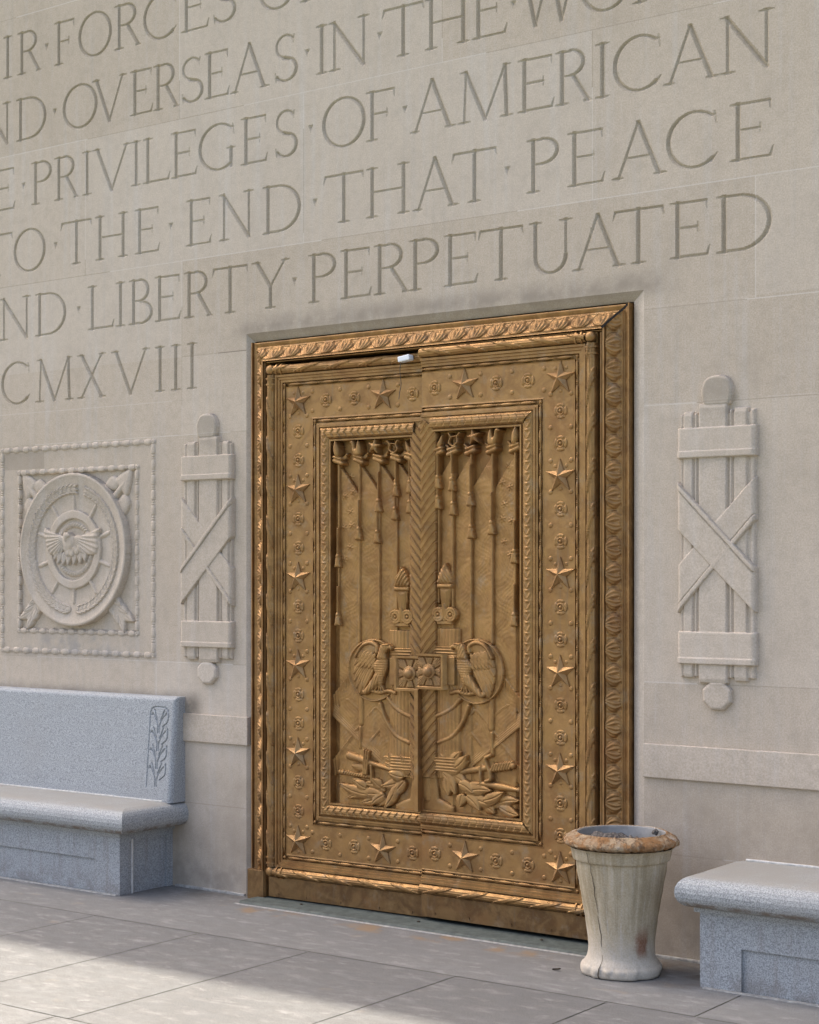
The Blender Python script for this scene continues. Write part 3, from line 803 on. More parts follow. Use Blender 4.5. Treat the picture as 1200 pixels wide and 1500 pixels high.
    r_poly(r, ie, [m(*p) for p in ((265, 560), (330, 590), (420, 625), (480, 640), (500, 700), (450, 780), (390, 800), (330, 798), (290, 745), (280, 690), (262, 640))], .022, .018, .03, tex=ftex((520, 640), 44, .0028))
    r_poly(r, ie, [m(*p) for p in ((842, 570), (760, 600), (650, 630), (570, 640), (545, 700), (610, 770), (700, 800), (770, 803), (812, 790), (830, 730), (828, 660))], .022, .018, .03, tex=ftex((540, 640), 44, .0028))
    r_poly(r, ie, [m(*p) for p in ((470, 640), (520, 615), (575, 640), (590, 700), (570, 750), (520, 760), (475, 720))], .034, .016, .03)
    for a, b, tx, tz in ((400, 780, 370, 850), (440, 790, 405, 885), (490, 800, 455, 895), (530, 800, 510, 895), (580, 800, 575, 895), (630, 790, 640, 885), (675, 790, 695, 865)):
        r_leaf(r, ie, m(a, b - 40), m(tx, tz), .022, .022, .014, .005)
    for a, b in ((500, 745), (545, 765), (590, 750), (640, 740), (610, 770), (560, 790), (520, 785)):
        r_disc(r, ie, m(a, b), .020, .034, .010)
    r_poly(r, ie, [m(*p) for p in ((488, 640), (500, 605), (545, 610), (560, 640), (530, 660), (515, 690), (498, 670))], .046, .016, .02)
    r.H = np.where(r.H > 0, r.H * .80, r.H)
    root = bpy.data.objects.new('medallion_relief', None); COL.objects.link(root); root.parent = WALL; root.empty_display_size = .1
    def tint(X, Z):
        t = block_tint(X, Z)
        return np.where((X < -2.735) & (X > -3.085) & (Z > 2.322) & (Z < 2.418), -.42, t)
    r.build({'*': (M_CARVE, None), 'medallion_ground': (M_STONE, None)}, root, tint=tint)
medallion()

# ------------------------------------------------------------------ bronze door frame
def strip(name, length, width, prof, pat, frame, m0, m1, ds, dw, mat, parent, off=(0, 0, 0), smooth=True):
    """moulding run. frame = (origin(x,z), dir along, dir inward); mitre m0/m1 = +1 cut inwards"""
    ns = max(2, int(length / ds)) + 1; nw = max(2, int(width / dw)) + 1
    t, w = np.meshgrid(np.linspace(0, 1, ns), np.linspace(0, width, nw), indexing='ij')
    s = (m0 * w) * (1 - t) + (length - m1 * w) * t
    p = prof(w / width); 
    p = p + pat(s, w / width) if pat else p
    (ox, oz), (ax, az), (bx, bz) = frame
    V = np.stack([ox + ax * s + bx * w, -p, oz + az * s + bz * w], -1).reshape(-1, 3) - np.array(off)
    i, j = np.meshgrid(np.arange(ns - 1), np.arange(nw - 1), indexing='ij')
    Q = np.stack([i * nw + j, (i + 1) * nw + j, (i + 1) * nw + j + 1, i * nw + j + 1], -1).reshape(-1, 4)
    nrm = ax * bz - az * bx
    if nrm < 0: Q = Q[:, ::-1]
    return link(name, mesh_np(name, V, Q, smooth), mat, parent)
def sstep(x, a, b):
    t = np.clip((x - a) / (b - a), 0, 1); return t * t * (3 - 2 * t)
FRM = empty('bronze_door_frame', (0, 0, 0), 'bronze door frame with a leaf moulding and dark mitred corners', 'door frame')
FW = .110
def f_prof(w):
    # 0 outer edge at y=+.02, inner edge proud y=-.046
    k = np.array([0, .015, .08, .20, .27, .285, .33, .345, .36, .55, .86, .89, .905, .955, .965, 1.0])
    v = np.array([-.03, -.010, -.008, -.013, -.016, -.002, -.001, -.006, -.002, .014, .032, .034, .028, .030, .044, .045])
    return np.interp(w, k, v)
def f_pat(s, w):
    per = .115; v = ((s / per) % 1.0) - .5
    q = np.clip((w - .35) / .53, 0, 1); on = (w > .35) & (w < .885)
    f = .46 * np.sin(np.pi * np.clip(.12 + .80 * q, 0, 1)) ** .55          # leaf half width across the band
    e = np.abs(v) / f
    h = .010 * np.sqrt(np.clip(1 - e ** 2, 0, 1)) - .006 * np.exp(-((e - 1.0) / .12) ** 2) - .0045 * np.exp(-(v / .035) ** 2) * (q > .15)
    h += .0034 * np.cos(e * 16 + q * 6) * (e < .95)
    h -= .010 * np.exp(-((np.abs(v) - .5) / .05) ** 2 - ((q - .55) / .35) ** 2)
    return np.where(on, h, 0)
PZ = .155
fx0, fx1, fz = -1.118, 1.134, 2.925
strip('leaf_moulding', fz - PZ, FW, f_prof, f_pat, ((fx0, PZ), (0, 1), (1, 0)), 0, 1, .0035, .0028, M_FRAME, FRM)
strip('leaf_moulding', fz - PZ, FW, f_prof, f_pat, ((fx1, PZ), (0, 1), (-1, 0)), 0, 1, .0035, .0028, M_FRAME, FRM)
strip('leaf_moulding', fx1 - fx0, FW, f_prof, f_pat, ((fx0, fz), (1, 0), (0, -1)), 1, 1, .0035, .0028, M_FRAME, FRM)
for sx in (-1, 1):
    xo = fx0 if sx < 0 else fx1
    bm = bmesh.new(); bm_box(bm, *sorted((xo, xo - sx * (FW + .002))), -.040, .10, -.012, PZ, .003)
    link('plinth_block', mesh_bm('plinth_block', bm), M_KICK, FRM)
# outer side returns, inner reveal and open mitre at the top right
bm = bmesh.new()
for sx, xo in ((-1, fx0), (1, fx1)):
    bm_box(bm, *sorted((xo + sx * .004, xo - sx * .0015)), -.004, .10, PZ, fz)
    xi = xo - sx * FW
    bm_box(bm, *sorted((xi + sx * .0005, xi + sx * .008)), -.044, .15, PZ, fz - FW)
    # stop moulding between the frame and the leaf
    bm_box(bm, *sorted((xi - sx * .0005, sx * .989)), -.006, .10, .02, fz - FW - .001)
    bm_box(bm, *sorted((xi - sx * .004, xi - sx * .0085)), -.034, -.0055, .02, fz - FW - .006, .0015)
    if abs(xi) > 1.012: bm_box(bm, *sorted((xi - sx * .0125, xi - sx * .0205)), -.030, -.0055, .02, fz - FW - .014, .002)
bm_box(bm, fx0 + FW - .008, fx1 - FW + .008, -.044, .15, fz - FW + .0005, fz - FW + .009)
bm_box(bm, fx0 + FW + .012, fx1 - FW - .012, -.030, .10, fz - FW - .009, fz - FW - .004, .0015)
link('reveal', mesh_bm('reveal', bm), M_FRAME, FRM)
bm = bmesh.new()
pth = [(fx1 - FW * k_, v_) for k_, v_ in ((.03, -.008), (.18, -.008), (.29, -.001), (.45, .012), (.70, .030), (.88, .038), (.99, .046))]
for (xa, pa), (xb, pb) in zip(pth, pth[1:]):
    za, zb_ = fz - (fx1 - xa), fz - (fx1 - xb)
    n = .0042
    bm.faces.new([bm.verts.new(q) for q in ((xa - n, -pa - .009, za + n), (xa + n, -pa - .009, za - n), (xb + n, -pb - .009, zb_ - n), (xb - n, -pb - .009, zb_ + n))])
link('mitre_gap', mesh_bm('mitre_gap', bm), M_GAP, FRM)
bm = bmesh.new()
bm_box(bm, -1.06, 1.06, .152, .165, -.03, 2.88)
link('dark_backing', mesh_bm('dark_backing', bm), M_GAP, FRM)

# ------------------------------------------------------------------ door leaves
UW = .985; ZT, ZB = 2.790, .130
YL = -.020
def roll_pat(per, half, sgn):
    def f(s, w):
        a = (s + sgn * .060 * np.cos(np.pi * w)) / per % 1.0; on = (np.abs(a - .5) < half)
        e = half - np.abs(a - .5)
        return np.where(on, -.006 * np.exp(-(e / .012) ** 2) + .0065 * sstep(e, 0, .012) + .0022 * np.cos((a - .5) * 2 * np.pi / half * 1.5), -.0016 * np.cos(w * 2 * np.pi * 5))
    return f
def laurel_pat(s, w):
    per = .042; b = (w - .5) * 2
    v = ((s + .022 * np.abs(b)) / per) % 1.0
    return np.where((np.abs(b) < .72), -.0075 * np.exp(-((v - .05) / .07) ** 2) + .0060 * (1 - v) ** .7 - .003 * np.exp(-(b / .10) ** 2), 0) + .0015 * np.cos(b * 9) * (np.abs(b) < .7)
def berry_pat(s, w):
    per = .050; b = (w - .5) * 2; v = (s / per) % 1.0
    d = np.hypot((v - .82) * per, b * .016); y = np.abs(np.abs(b) * .9 - v * .9)
    return .0055 * np.exp(-(d / .0060) ** 2) + .0045 * np.exp(-(y / .14) ** 2) * (np.abs(b) < .6) * (v < .7)
def torus_prof(a, c):
    return lambda w: a + c * np.sqrt(np.clip(1 - (2 * w - 1) ** 2, 0, 1))
def bead_tube(bm, p0, p1, r=.0078, per=.109):
    """bead and reel run between two points in the leaf plane"""
    p0, p1 = Vector(p0) + Vector((0, -.004, 0)), Vector(p1) + Vector((0, -.004, 0)); L = (p1 - p0).length; n = max(1, round(L / per)); pr = L / n
    pts, rad = [], []
    prof = [(0, .35), (.03, .75), (.06, .35), (.075, .55), (.10, .8), (.125, .55), (.14, .35), (.17, .75), (.20, .35), (.23, .55), (.32, .88), (.45, 1.0), (.60, 1.0), (.73, .88), (.83, .55), (.96, .35)]
    for k in range(n):
        for t, q in prof: pts.append(p0 + (p1 - p0) * ((k + t - .1) / n if 0 <= (k + t - .1) else 0)); rad.append(q * r)
    bm_tube(bm, pts, rad, 8)

# prototypes shared by both leaves (linked when first used)
def star_mesh(Rr=.081, rin=.40, h=.030):
    bm = bmesh.new(); c = bm.verts.new((0, -h, 0)); ring = []; low = []
    for k in range(10):
        a = R(90 + 36 * k); q = Rr if k % 2 == 0 else Rr * rin
        ring.append(bm.verts.new((q * math.cos(a), -.004, q * math.sin(a)))); low.append(bm.verts.new((q * math.cos(a), .004, q * math.sin(a))))
    for k in range(10):
        bm.faces.new((c, ring[k], ring[(k + 1) % 10])); bm.faces.new((ring[k], low[k], low[(k + 1) % 10], ring[(k + 1) % 10]))
    me = mesh_bm('star', bm); me.materials.append(M_STAR); return me
def polar_mesh(name, Rr, hf, nr=22, na=56, mat=None):
    r, a = np.meshgrid(np.linspace(0.0004, Rr, nr), np.linspace(0, 2 * np.pi, na, endpoint=False), indexing='ij')
    h = hf(r, a)
    V = np.stack([r * np.cos(a), -h, r * np.sin(a)], -1).reshape(-1, 3)
    i, j = np.meshgrid(np.arange(nr - 1), np.arange(na), indexing='ij'); j2 = (j + 1) % na
    Q = np.stack([i * na + j, (i + 1) * na + j, (i + 1) * na + j2, i * na + j2], -1).reshape(-1, 4)
    me = mesh_np(name, V, Q, True); me.materials.append(mat or M_BRONZE); return me
def ros_h(r, a):
    q = r / .037
    lob = np.abs(np.cos(2 * a)) ** .5
    pet = .0050 * np.sqrt(np.clip(1 - ((q - .78) / .24) ** 2, 0, 1)) * sstep(lob, .45, .75) * (1 + .25 * np.cos(a * 24))
    ring_ = .0060 * np.sqrt(np.clip(1 - ((q - .45) / .13) ** 2, 0, 1))
    dome = .0100 * np.sqrt(np.clip(1 - (q / .24) ** 2, 0, 1))
    return np.maximum(np.maximum(pet, ring_), dome) - .001 + np.where(q > .97, -.002, 0)
ME_STAR = star_mesh()
ME_ROS = polar_mesh('rosette', .037, ros_h)
ME_BOSS = polar_mesh('boss', .0125, lambda r, a: .0048 * np.sqrt(np.clip(1 - (r / .0125) ** 2, 0, 1)) - .0006, 7, 20)
ME_BALL = polar_mesh('corner_ball', .027, lambda r, a: .018 + .022 * np.sqrt(np.clip(1 - (r / .027) ** 2, 0, 1)), 10, 32)

Q7 = lambda X, Y: (((470 + X / 4 - 618) / 254), 1.7 - ((1080 + Y / 4) - 842) * (.00334 if X < 600 else .0032))
Q4 = lambda X, Y: (((460 + X / 3.75 - 618) / 254), 1.7 - ((820 + Y / 3.75) - 842) * .0033)

def leaf_panel(side, HZ, root):
    """figured panel. u = distance from the seam"""
    sg = -1 if side == 'L' else 1
    r = Relief(lin(.0, .580, .0026), lin(.508, 2.388, .0026), 'panel_field', -.042)
    A = lambda p: (abs(p[0]), p[1])
    ifl = r.new('flag_cloth')
    poles = [.095, .178, .285, .407, .536]
    # hanging cloths: each runs from its pole towards the seam, cut by a slanting top edge
    edges = [0.0] + poles + [.60]
    for k in range(1, 6):
        ua, ub = edges[k - 1], edges[k]; ztop = 2.268 - .004 * k
        drop = 1.25 * (ub - ua) if k > 1 else .09
        def f(X, Z):
            t = (X - ua) / (ub - ua); zt = ztop - drop * (1 - np.clip(t, 0, 1)) ** 1.1
            base = -.022 + .006 * np.clip(t, 0, 1) + .004 * np.clip((2.2 - Z) / 1.2, 0, 1)
            fold = .0014 * np.sin(X * 42 + 2.2 * np.sin(Z * 2.1 + k)) * np.clip((2.25 - Z) / .8, 0, 1)
            return np.where((t >= 0) & (t < 1) & (Z < zt), base + fold, NEG)
        r.put(ifl, f, (ua - .004, ub + .004, .5, 2.33))
    r.put(ifl, lambda X, Z: np.where((X > poles[4]) & (Z < 2.20 - 3.2 * (X - poles[4])), -.036, NEG))
    # woven texture and faint embroidered stars
    def weave(X, Z): return .0005 * np.sin(X * 210 + 4 * np.sin(Z * 31 + X * 20)) * np.sin(Z * 173 + 5 * np.sin(X * 29 - Z * 11)) + .0011 * np.sin(X * 47 + 3 * np.sin(Z * 9)) * np.sin(Z * 37 + 4 * np.sin(X * 13))
    r.H = np.where(r.I == ifl, r.H + weave(r.X, r.Z) * (r.Z < 2.2) + .0016 * np.sin(r.Z * 5.3 + r.X * 11), r.H)
    for (u, z) in ((.48, 2.20), (.50, 2.10), (.47, 2.02), (.51, 1.94), (.455, 2.12), (.47, 1.84), (.505, 1.78), (.46, 1.95)):
        for a in (0, 60, 120):
            c_, s_ = math.cos(R(a + 15)) * .016, math.sin(R(a + 15)) * .016
            w = r.win(u - .03, u + .03, z - .03, z + .03)
            d, _ = seg_d(r.X[w], r.Z[w], u - c_, z - s_, u + c_, z + s_); r.H[w] += .0032 * np.exp(-(d / .0028) ** 2)
    # drapery seen low down: crossing diagonal folds with fringes
    def band(p, q, w, h, k):
        p, q = A(Q4(*p)), A(Q4(*q))
        def f(X, Z):
            d, t = seg_d(X, Z, *p, *q)
            side_ = ((q[0] - p[0]) * (Z - p[1]) - (q[1] - p[1]) * (X - p[0])) / math.hypot(q[0] - p[0], q[1] - p[1])
            return np.where(d < w, h - .004 + .007 * side_ / w + .0011 * np.sin((X if k else side_ * 1.6) * 420), NEG)
        r.put(ifl, f, (min(p[0], q[0]) - w, max(p[0], q[0]) + w, min(p[1], q[1]) - w, max(p[1], q[1]) + w))
    band((1035, 690), (1150, 840), .030, -.012, 1)
    band((1150, 850), (850, 1120), .030, -.010, 0)
    band((885, 860), (1010, 1010), .022, -.014, 1)
    band((1000, 1020), (1150, 1215), .032, -.013, 1)
    band((800, 910), (900, 1030), .020, -.012, 0)
    band((860, 840), (780, 930), .018, -.010, 0)
    band((960, 900), (1060, 820), .020, -.016, 0)
    # poles
    ends = [1.55, 1.36, 1.38, 1.36, 1.46]
    for k, u in enumerate(poles):
        ip = r.new('flag_pole')
        r_line(r, ip, [(u, ends[k]), (u, 2.285)], .0080, -.016, .013)
        # finial binding and head
        it = r.new('finial'); zt = 2.275
        dx = .012 if k else .004
        r_line(r, it, [(u - .022, zt - .010), (u + .024, zt + .006)], .013, -.010, .020)
        r_line(r, it, [(u - .020, zt + .012), (u + .024, zt + .024)], .009, -.006, .018)
        r_line(r, it, [(u - .045, zt + .036), (u - .012, zt + .010)], .007, -.024, .012)
        r_line(r, it, [(u - .040, zt + .020), (u - .012, zt + .002)], .006, -.024, .012)
        z0 = zt + .024
        if k == 0: r_poly(r, it, [(u - .018, z0 + .004), (u + .014, z0), (u + .026, z0 + .02), (u + .030, z0 + .072)], -.006, .014, .015, False)
        elif k == 1:
            for q in (-1, 1):
                r_line(r, it, spline([(u + .010, z0 + .004), (u + q * .024 + .012, z0 + .022), (u + q * .018 + .016, z0 + .048), (u + q * .032 + .018, z0 + .066)], 4, False), .0055, -.002, .014)
            r_line(r, it, [(u - .004, z0 + .050), (u + .036, z0 + .054)], .004, -.002, .010)
            for q in (-.006, 0, .006): r_line(r, it, [(u + .012 + q, z0 + .012), (u + .016 + q, z0 + .05)], .0018, -.006, .006)
        elif k == 2:
            P = [(u + .022 + (.046 if j % 2 == 0 else .019) * math.cos(R(100 + 36 * j)), z0 + .044 + (.046 if j % 2 == 0 else .019) * math.sin(R(100 + 36 * j))) for j in range(10)]
            r_poly(r, it, P, .000, .022, .03, False)
        elif k == 3:
            r_poly(r, it, [(u - .014, z0), (u + .020, z0 - .002), (u + .036, z0 + .024), (u + .040, z0 + .058), (u + .056, z0 + .066), (u + .036, z0 + .082), (u + .022, z0 + .070), (u + .014, z0 + .040), (u + .002, z0 + .080), (u - .014, z0 + .060), (u - .020, z0 + .024)], -.004, .022, .016)
        else:
            r_poly(r, it, [(u - .010, z0), (u + .012, z0 - .002), (u + .026, z0 + .030), (u + .022, z0 + .066), (u + .012, z0 + .086), (u - .008, z0 + .058), (u - .014, z0 + .024)], -.004, .024, .018)
            for q in range(3): r_leaf(r, it, (u - .002, z0 + .02 * q), (u + .012 + .008 * (q % 2), z0 + .034 + .02 * q), .008, .012, .006, .002)
    tass = [(0, 2.128), (0, 2.03), (1, 2.115), (1, 1.998), (2, 2.04), (2, 1.885), (3, 1.902), (4, 1.765), (4, 1.468)]
    for k, z in tass:
        ita = r.new('tassel'); u = poles[k] + (.006 if z < 2.0 and k < 3 else 0)
        r_line(r, ita, [(u, z + .17), (u, z + .02)], .0050, -.001, .010)
        r_poly(r, ita, [(u - .011, z + .026), (u + .011, z + .026), (u + .021, z - .028), (u - .021, z - .028)], .000, .012, .012, False, lambda X, Z: .0012 * np.sin(X * 900))
        r_disc(r, ita, (u, z + .030), .0115, .004, .009)
    # fasces with torch beside the seam
    ifa = r.new('fasces')
    def reeds(X, Z):
        t = (X - .080) / .145; q = ((X - .080) / .0207) % 1.0
        return np.where((t > 0) & (t < 1) & (Z > .70) & (Z < 1.425), -.014 + .014 * np.sqrt(np.clip(1 - (2 * t - 1) ** 2, 0, 1)) + .004 * np.sqrt(np.clip(1 - (2 * q - 1) ** 2, 0, 1)), NEG)
    r.put(ifa, reeds)
    for za, zb_ in ((1.27, 1.335), (.735, .80)):
        ib = r.new('band')
        r.put(ib, lambda X, Z: np.where((X > .078) & (X < .228) & (Z > za) & (Z < zb_), .008 + .0022 * np.sin(Z * 420) - .016 * np.clip((X - .19) / .038, 0, 1) ** 2, NEG))
    itc = r.new('torch'); uc = .140
    r_poly(r, itc, [(uc - .036, 1.625), (uc + .036, 1.625), (uc + .024, 1.52), (uc - .024, 1.52)], -.010, .020, .03, False, lambda X, Z: .0020 * np.cos((X - uc) * 900))
    r_rect(r, itc, uc - .044, uc + .044, 1.620, 1.640, .014, .006)
    for q in (-1, 1):
        for rr in (.030, .018): r.put(itc, lambda X, Z: np.where(np.abs(np.hypot(X - uc - q * .036, Z - 1.492) - rr) < .0055, .014, NEG), (uc - .09, uc + .09, 1.44, 1.55))
        r_disc(r, itc, (uc + q * .036, 1.492), .030, -.004, .010); r_disc(r, itc, (uc + q * .036, 1.492), .008, .008, .008)
    r_leaf(r, itc, (uc, 1.455), (uc, 1.545), .022, .002, .016); r_rect(r, itc, uc - .046, uc + .046, 1.442, 1.462, .010, .004)
    iff = r.new('torch_flame')
    r_poly(r, iff, [(uc - .038, 1.640), (uc - .042, 1.672), (uc - .024, 1.712), (uc + .004, 1.742), (uc + .018, 1.715), (uc + .036, 1.690), (uc + .042, 1.660), (uc + .036, 1.640)], -.004, .022, .03, True, lambda X, Z: .0032 * np.sin((X - uc) * 330 + (Z - 1.64) * 200))
    # cord loops under the medallion
    icd = r.new('cord')
    r_line(r, icd, spline([(.225, 1.085), (.180, 1.040), (.120, 1.010), (.06, .995)], 5, False), .011, -.004, .012)
    r_line(r, icd, spline([(.275, 1.055), (.240, .975), (.180, .905), (.10, .872)], 5, False), .011, -.004, .012)
    iro = r.new('ribbon_end')
    r_line(r, iro, [(.400, 1.09), (.398, .955)], .016, -.014, .010); r_line(r, iro, [(.402, .93), (.405, .83)], .010, -.014, .010)
    # eagle in its disc
    c = (.318, 1.222)
    im = r.new('eagle_medallion')
    def dsc(X, Z):
        d = np.hypot(X - c[0], Z - c[1]); e = .156 - d
        return np.where(e > 0, np.where(e < .008, .004, -.004 + .0006 * np.sin(X * 400)), NEG)
    r.put(im, dsc)
    ie = r.new('eagle')
    E = lambda X, Y: A(Q4(X, Y))
    fe = lambda o, n, amp: (lambda X, Z: amp * np.sin(np.hypot(X - E(*o)[0], Z - E(*o)[1]) * n))
    r_poly(r, ie, [E(*p) for p in ((862, 492), (905, 466), (955, 490), (992, 555), (1006, 640), (990, 725), (965, 770), (925, 715), (900, 650), (885, 600), (905, 560), (885, 530))], .004, .006, .03)
    for (a_, b_), (c_, d_) in (((925, 520), (1000, 600)), ((925, 540), (1004, 650)), ((922, 560), (1000, 695)), ((918, 580), (988, 735)), ((912, 600), (968, 765)), ((905, 620), (945, 745))):
        r_leaf(r, ie, E(a_ - 20, b_ - 14), E(c_, d_), .017, .006, .008, .003, .05)
    for j_ in range(5):
        for k_ in range(3): r_leaf(r, ie, E(872 + j_ * 19, 530 + k_ * 24 - j_ * 4), E(896 + j_ * 20, 566 + k_ * 26 - j_ * 2), .010, .012, .006, .002)
    r_line(r, ie, spline([E(866, 520), E(866, 488), E(905, 468), E(952, 488), E(990, 550)], 5, False), [.012] * 5 + [.011] * 5 + [.010] * 5 + [.008] * 6, .006, .014)
    r_poly(r, ie, [E(*p) for p in ((803, 548), (835, 540), (862, 560), (882, 600), (872, 650), (858, 700), (835, 715), (818, 660), (800, 610))], .010, .016, .025, True, lambda X, Z: .0016 * np.sin(X * 340 - Z * 260) * np.sin(X * 340 + Z * 260))
    r_poly(r, ie, [E(*p) for p in ((792, 478), (815, 470), (838, 480), (850, 515), (858, 562), (806, 562), (806, 525), (796, 508))], .016, .014, .02, True, lambda X, Z: .0010 * np.sin(X * 420 - Z * 200))
    r_poly(r, ie, [E(*p) for p in ((800, 482), (780, 480), (770, 494), (776, 512), (784, 502), (802, 504))], .020, .008, .012)
    r_line(r, ie, [E(792, 476), E(822, 480)], .0045, .026, .007)
    r_poly(r, ie, [E(*p) for p in ((832, 645), (868, 640), (895, 680), (945, 755), (925, 765), (875, 725), (842, 695))], .014, .014, .02, True, lambda X, Z: .0016 * np.sin(X * 420 + Z * 160))
    for t in (818, 838, 856, 880): r_line(r, ie, [E(845, 690), E(t, 745)], .0055, .008, .010)
    r_line(r, ie, spline([E(762, 748), E(800, 738), E(850, 750), E(900, 742), E(945, 748)], 4, False), .010, .006, .010)
    # laurel, clubs and swords along the foot
    isp = r.new('laurel_spray')
    r_poly(r, isp, [(0, .555), (.0, .705), (.085, .712), (.10, .60), (.19, .565), (.185, .525), (0, .520)], -.012, .012, .02, False)
    if side == 'R':
        st = [((712, 240), (745, 125)), ((735, 240), (700, 150)), ((760, 235), (830, 130)), ((790, 235), (868, 148)), ((800, 232), (875, 185)), ((720, 250), (835, 232)), ((720, 265), (800, 392)), ((745, 290), (762, 402)), ((760, 272), (868, 335)), ((860, 352), (948, 308)), ((850, 372), (1010, 348)), ((960, 412), (1082, 348)), ((1000, 440), (1168, 392)), ((1050, 440), (1165, 478)), ((860, 392), (942, 472)), ((840, 382), (828, 462)), ((960, 440), (1025, 482)), ((900, 400), (1030, 425)), ((815, 320), (905, 372))]
        isw = r.new('sword')
        r_line(r, isw, [A(Q7(830, 250)), A(Q7(985, 215))], .016, -.014, .016)
        r_line(r, isw, spline([A(Q7(1000, 140)), A(Q7(970, 165)), A(Q7(995, 235)), A(Q7(1002, 280)), A(Q7(975, 295))], 4, False), .010, -.002, .014)
        for k in range(8): r_line(r, isw, [A(Q7(1003 + k * 15, 232 - k * 3)), A(Q7(1018 + k * 15, 192 - k * 3))], .008, -.008, .014)
        r_disc(r, isw, A(Q7(1128, 192)), .016, -.006, .016)
        isw = r.new('dagger')
        r_line(r, isw, [A(Q7(950, 312)), A(Q7(1060, 322)), A(Q7(1150, 330))], [.014, .019, .011], -.012, .020); r_disc(r, isw, A(Q7(1160, 330)), .012, -.006, .014)
        r_line(r, isw, [A(Q7(940, 215)), A(Q7(945, 330))], .009, -.006, .014)
    else:
        st = [((470, 235), (335, 130)), ((440, 215), (365, 105)), ((490, 232), (440, 115)), ((460, 245), (370, 222)), ((440, 250), (338, 168)), ((455, 262), (322, 308)), ((468, 268), (400, 372)), ((420, 300), (345, 440)), ((345, 335), (212, 300)), ((320, 320), (268, 268)), ((330, 362), (108, 398)), ((245, 368), (62, 312)), ((190, 330), (135, 282)), ((292, 380), (200, 418)), ((340, 360), (262, 425)), ((230, 330), (165, 290)), ((340, 370), (310, 432))]
        isw = r.new('club')
        r_line(r, isw, [A(Q7(112, 142)), A(Q7(180, 160)), A(Q7(300, 190)), A(Q7(400, 212))], [.022, .021, .014, .012], -.016, .022)
        for k in range(3): r_line(r, isw, [A(Q7(218 + k * 14, 100 + 5 * k)), A(Q7(212 + k * 10, 245))], .006, .002, .010)
        r_poly(r, isw, [A(Q7(*p)) for p in ((125, 205), (160, 185), (215, 200), (215, 230), (165, 235))], -.016, .012, .02)
        isw = r.new('dagger')
        r_line(r, isw, [A(Q7(60, 246)), A(Q7(240, 262))], .012, -.014, .014)
        for k in range(11): r_line(r, isw, [A(Q7(75 + k * 15, 255 + k)), A(Q7(85 + k * 15, 240 + k * 1.6))], .005, -.004, .008)
        r_line(r, isw, [A(Q7(256, 195)), A(Q7(262, 285))], .009, -.006, .014); r_disc(r, isw, A(Q7(58, 246)), .013, -.010, .014)
    isp2 = r.new('laurel_spray')
    for n_, (p, q) in enumerate(st):
        r_leaf(r, isp2, A(Q7(*p)), A(Q7(*q)), .030, -.008 + .0035 * (n_ % 4), .011, .005, .06 * (-1) ** n_)
    iri = r.new('ribbon_knot')
    r_poly(r, iri, [(.0, .700), (.048, .702), (.052, .585), (.030, .570), (.0, .600)], -.002, .008, .02, False)
    spec = {'*': (M_PANEL, 'panel_field'), 'panel_field': (M_PANEL, None)}
    return r.build(spec, root, off=(HZ[0], 0, HZ[2]), flip=(side == 'L'))

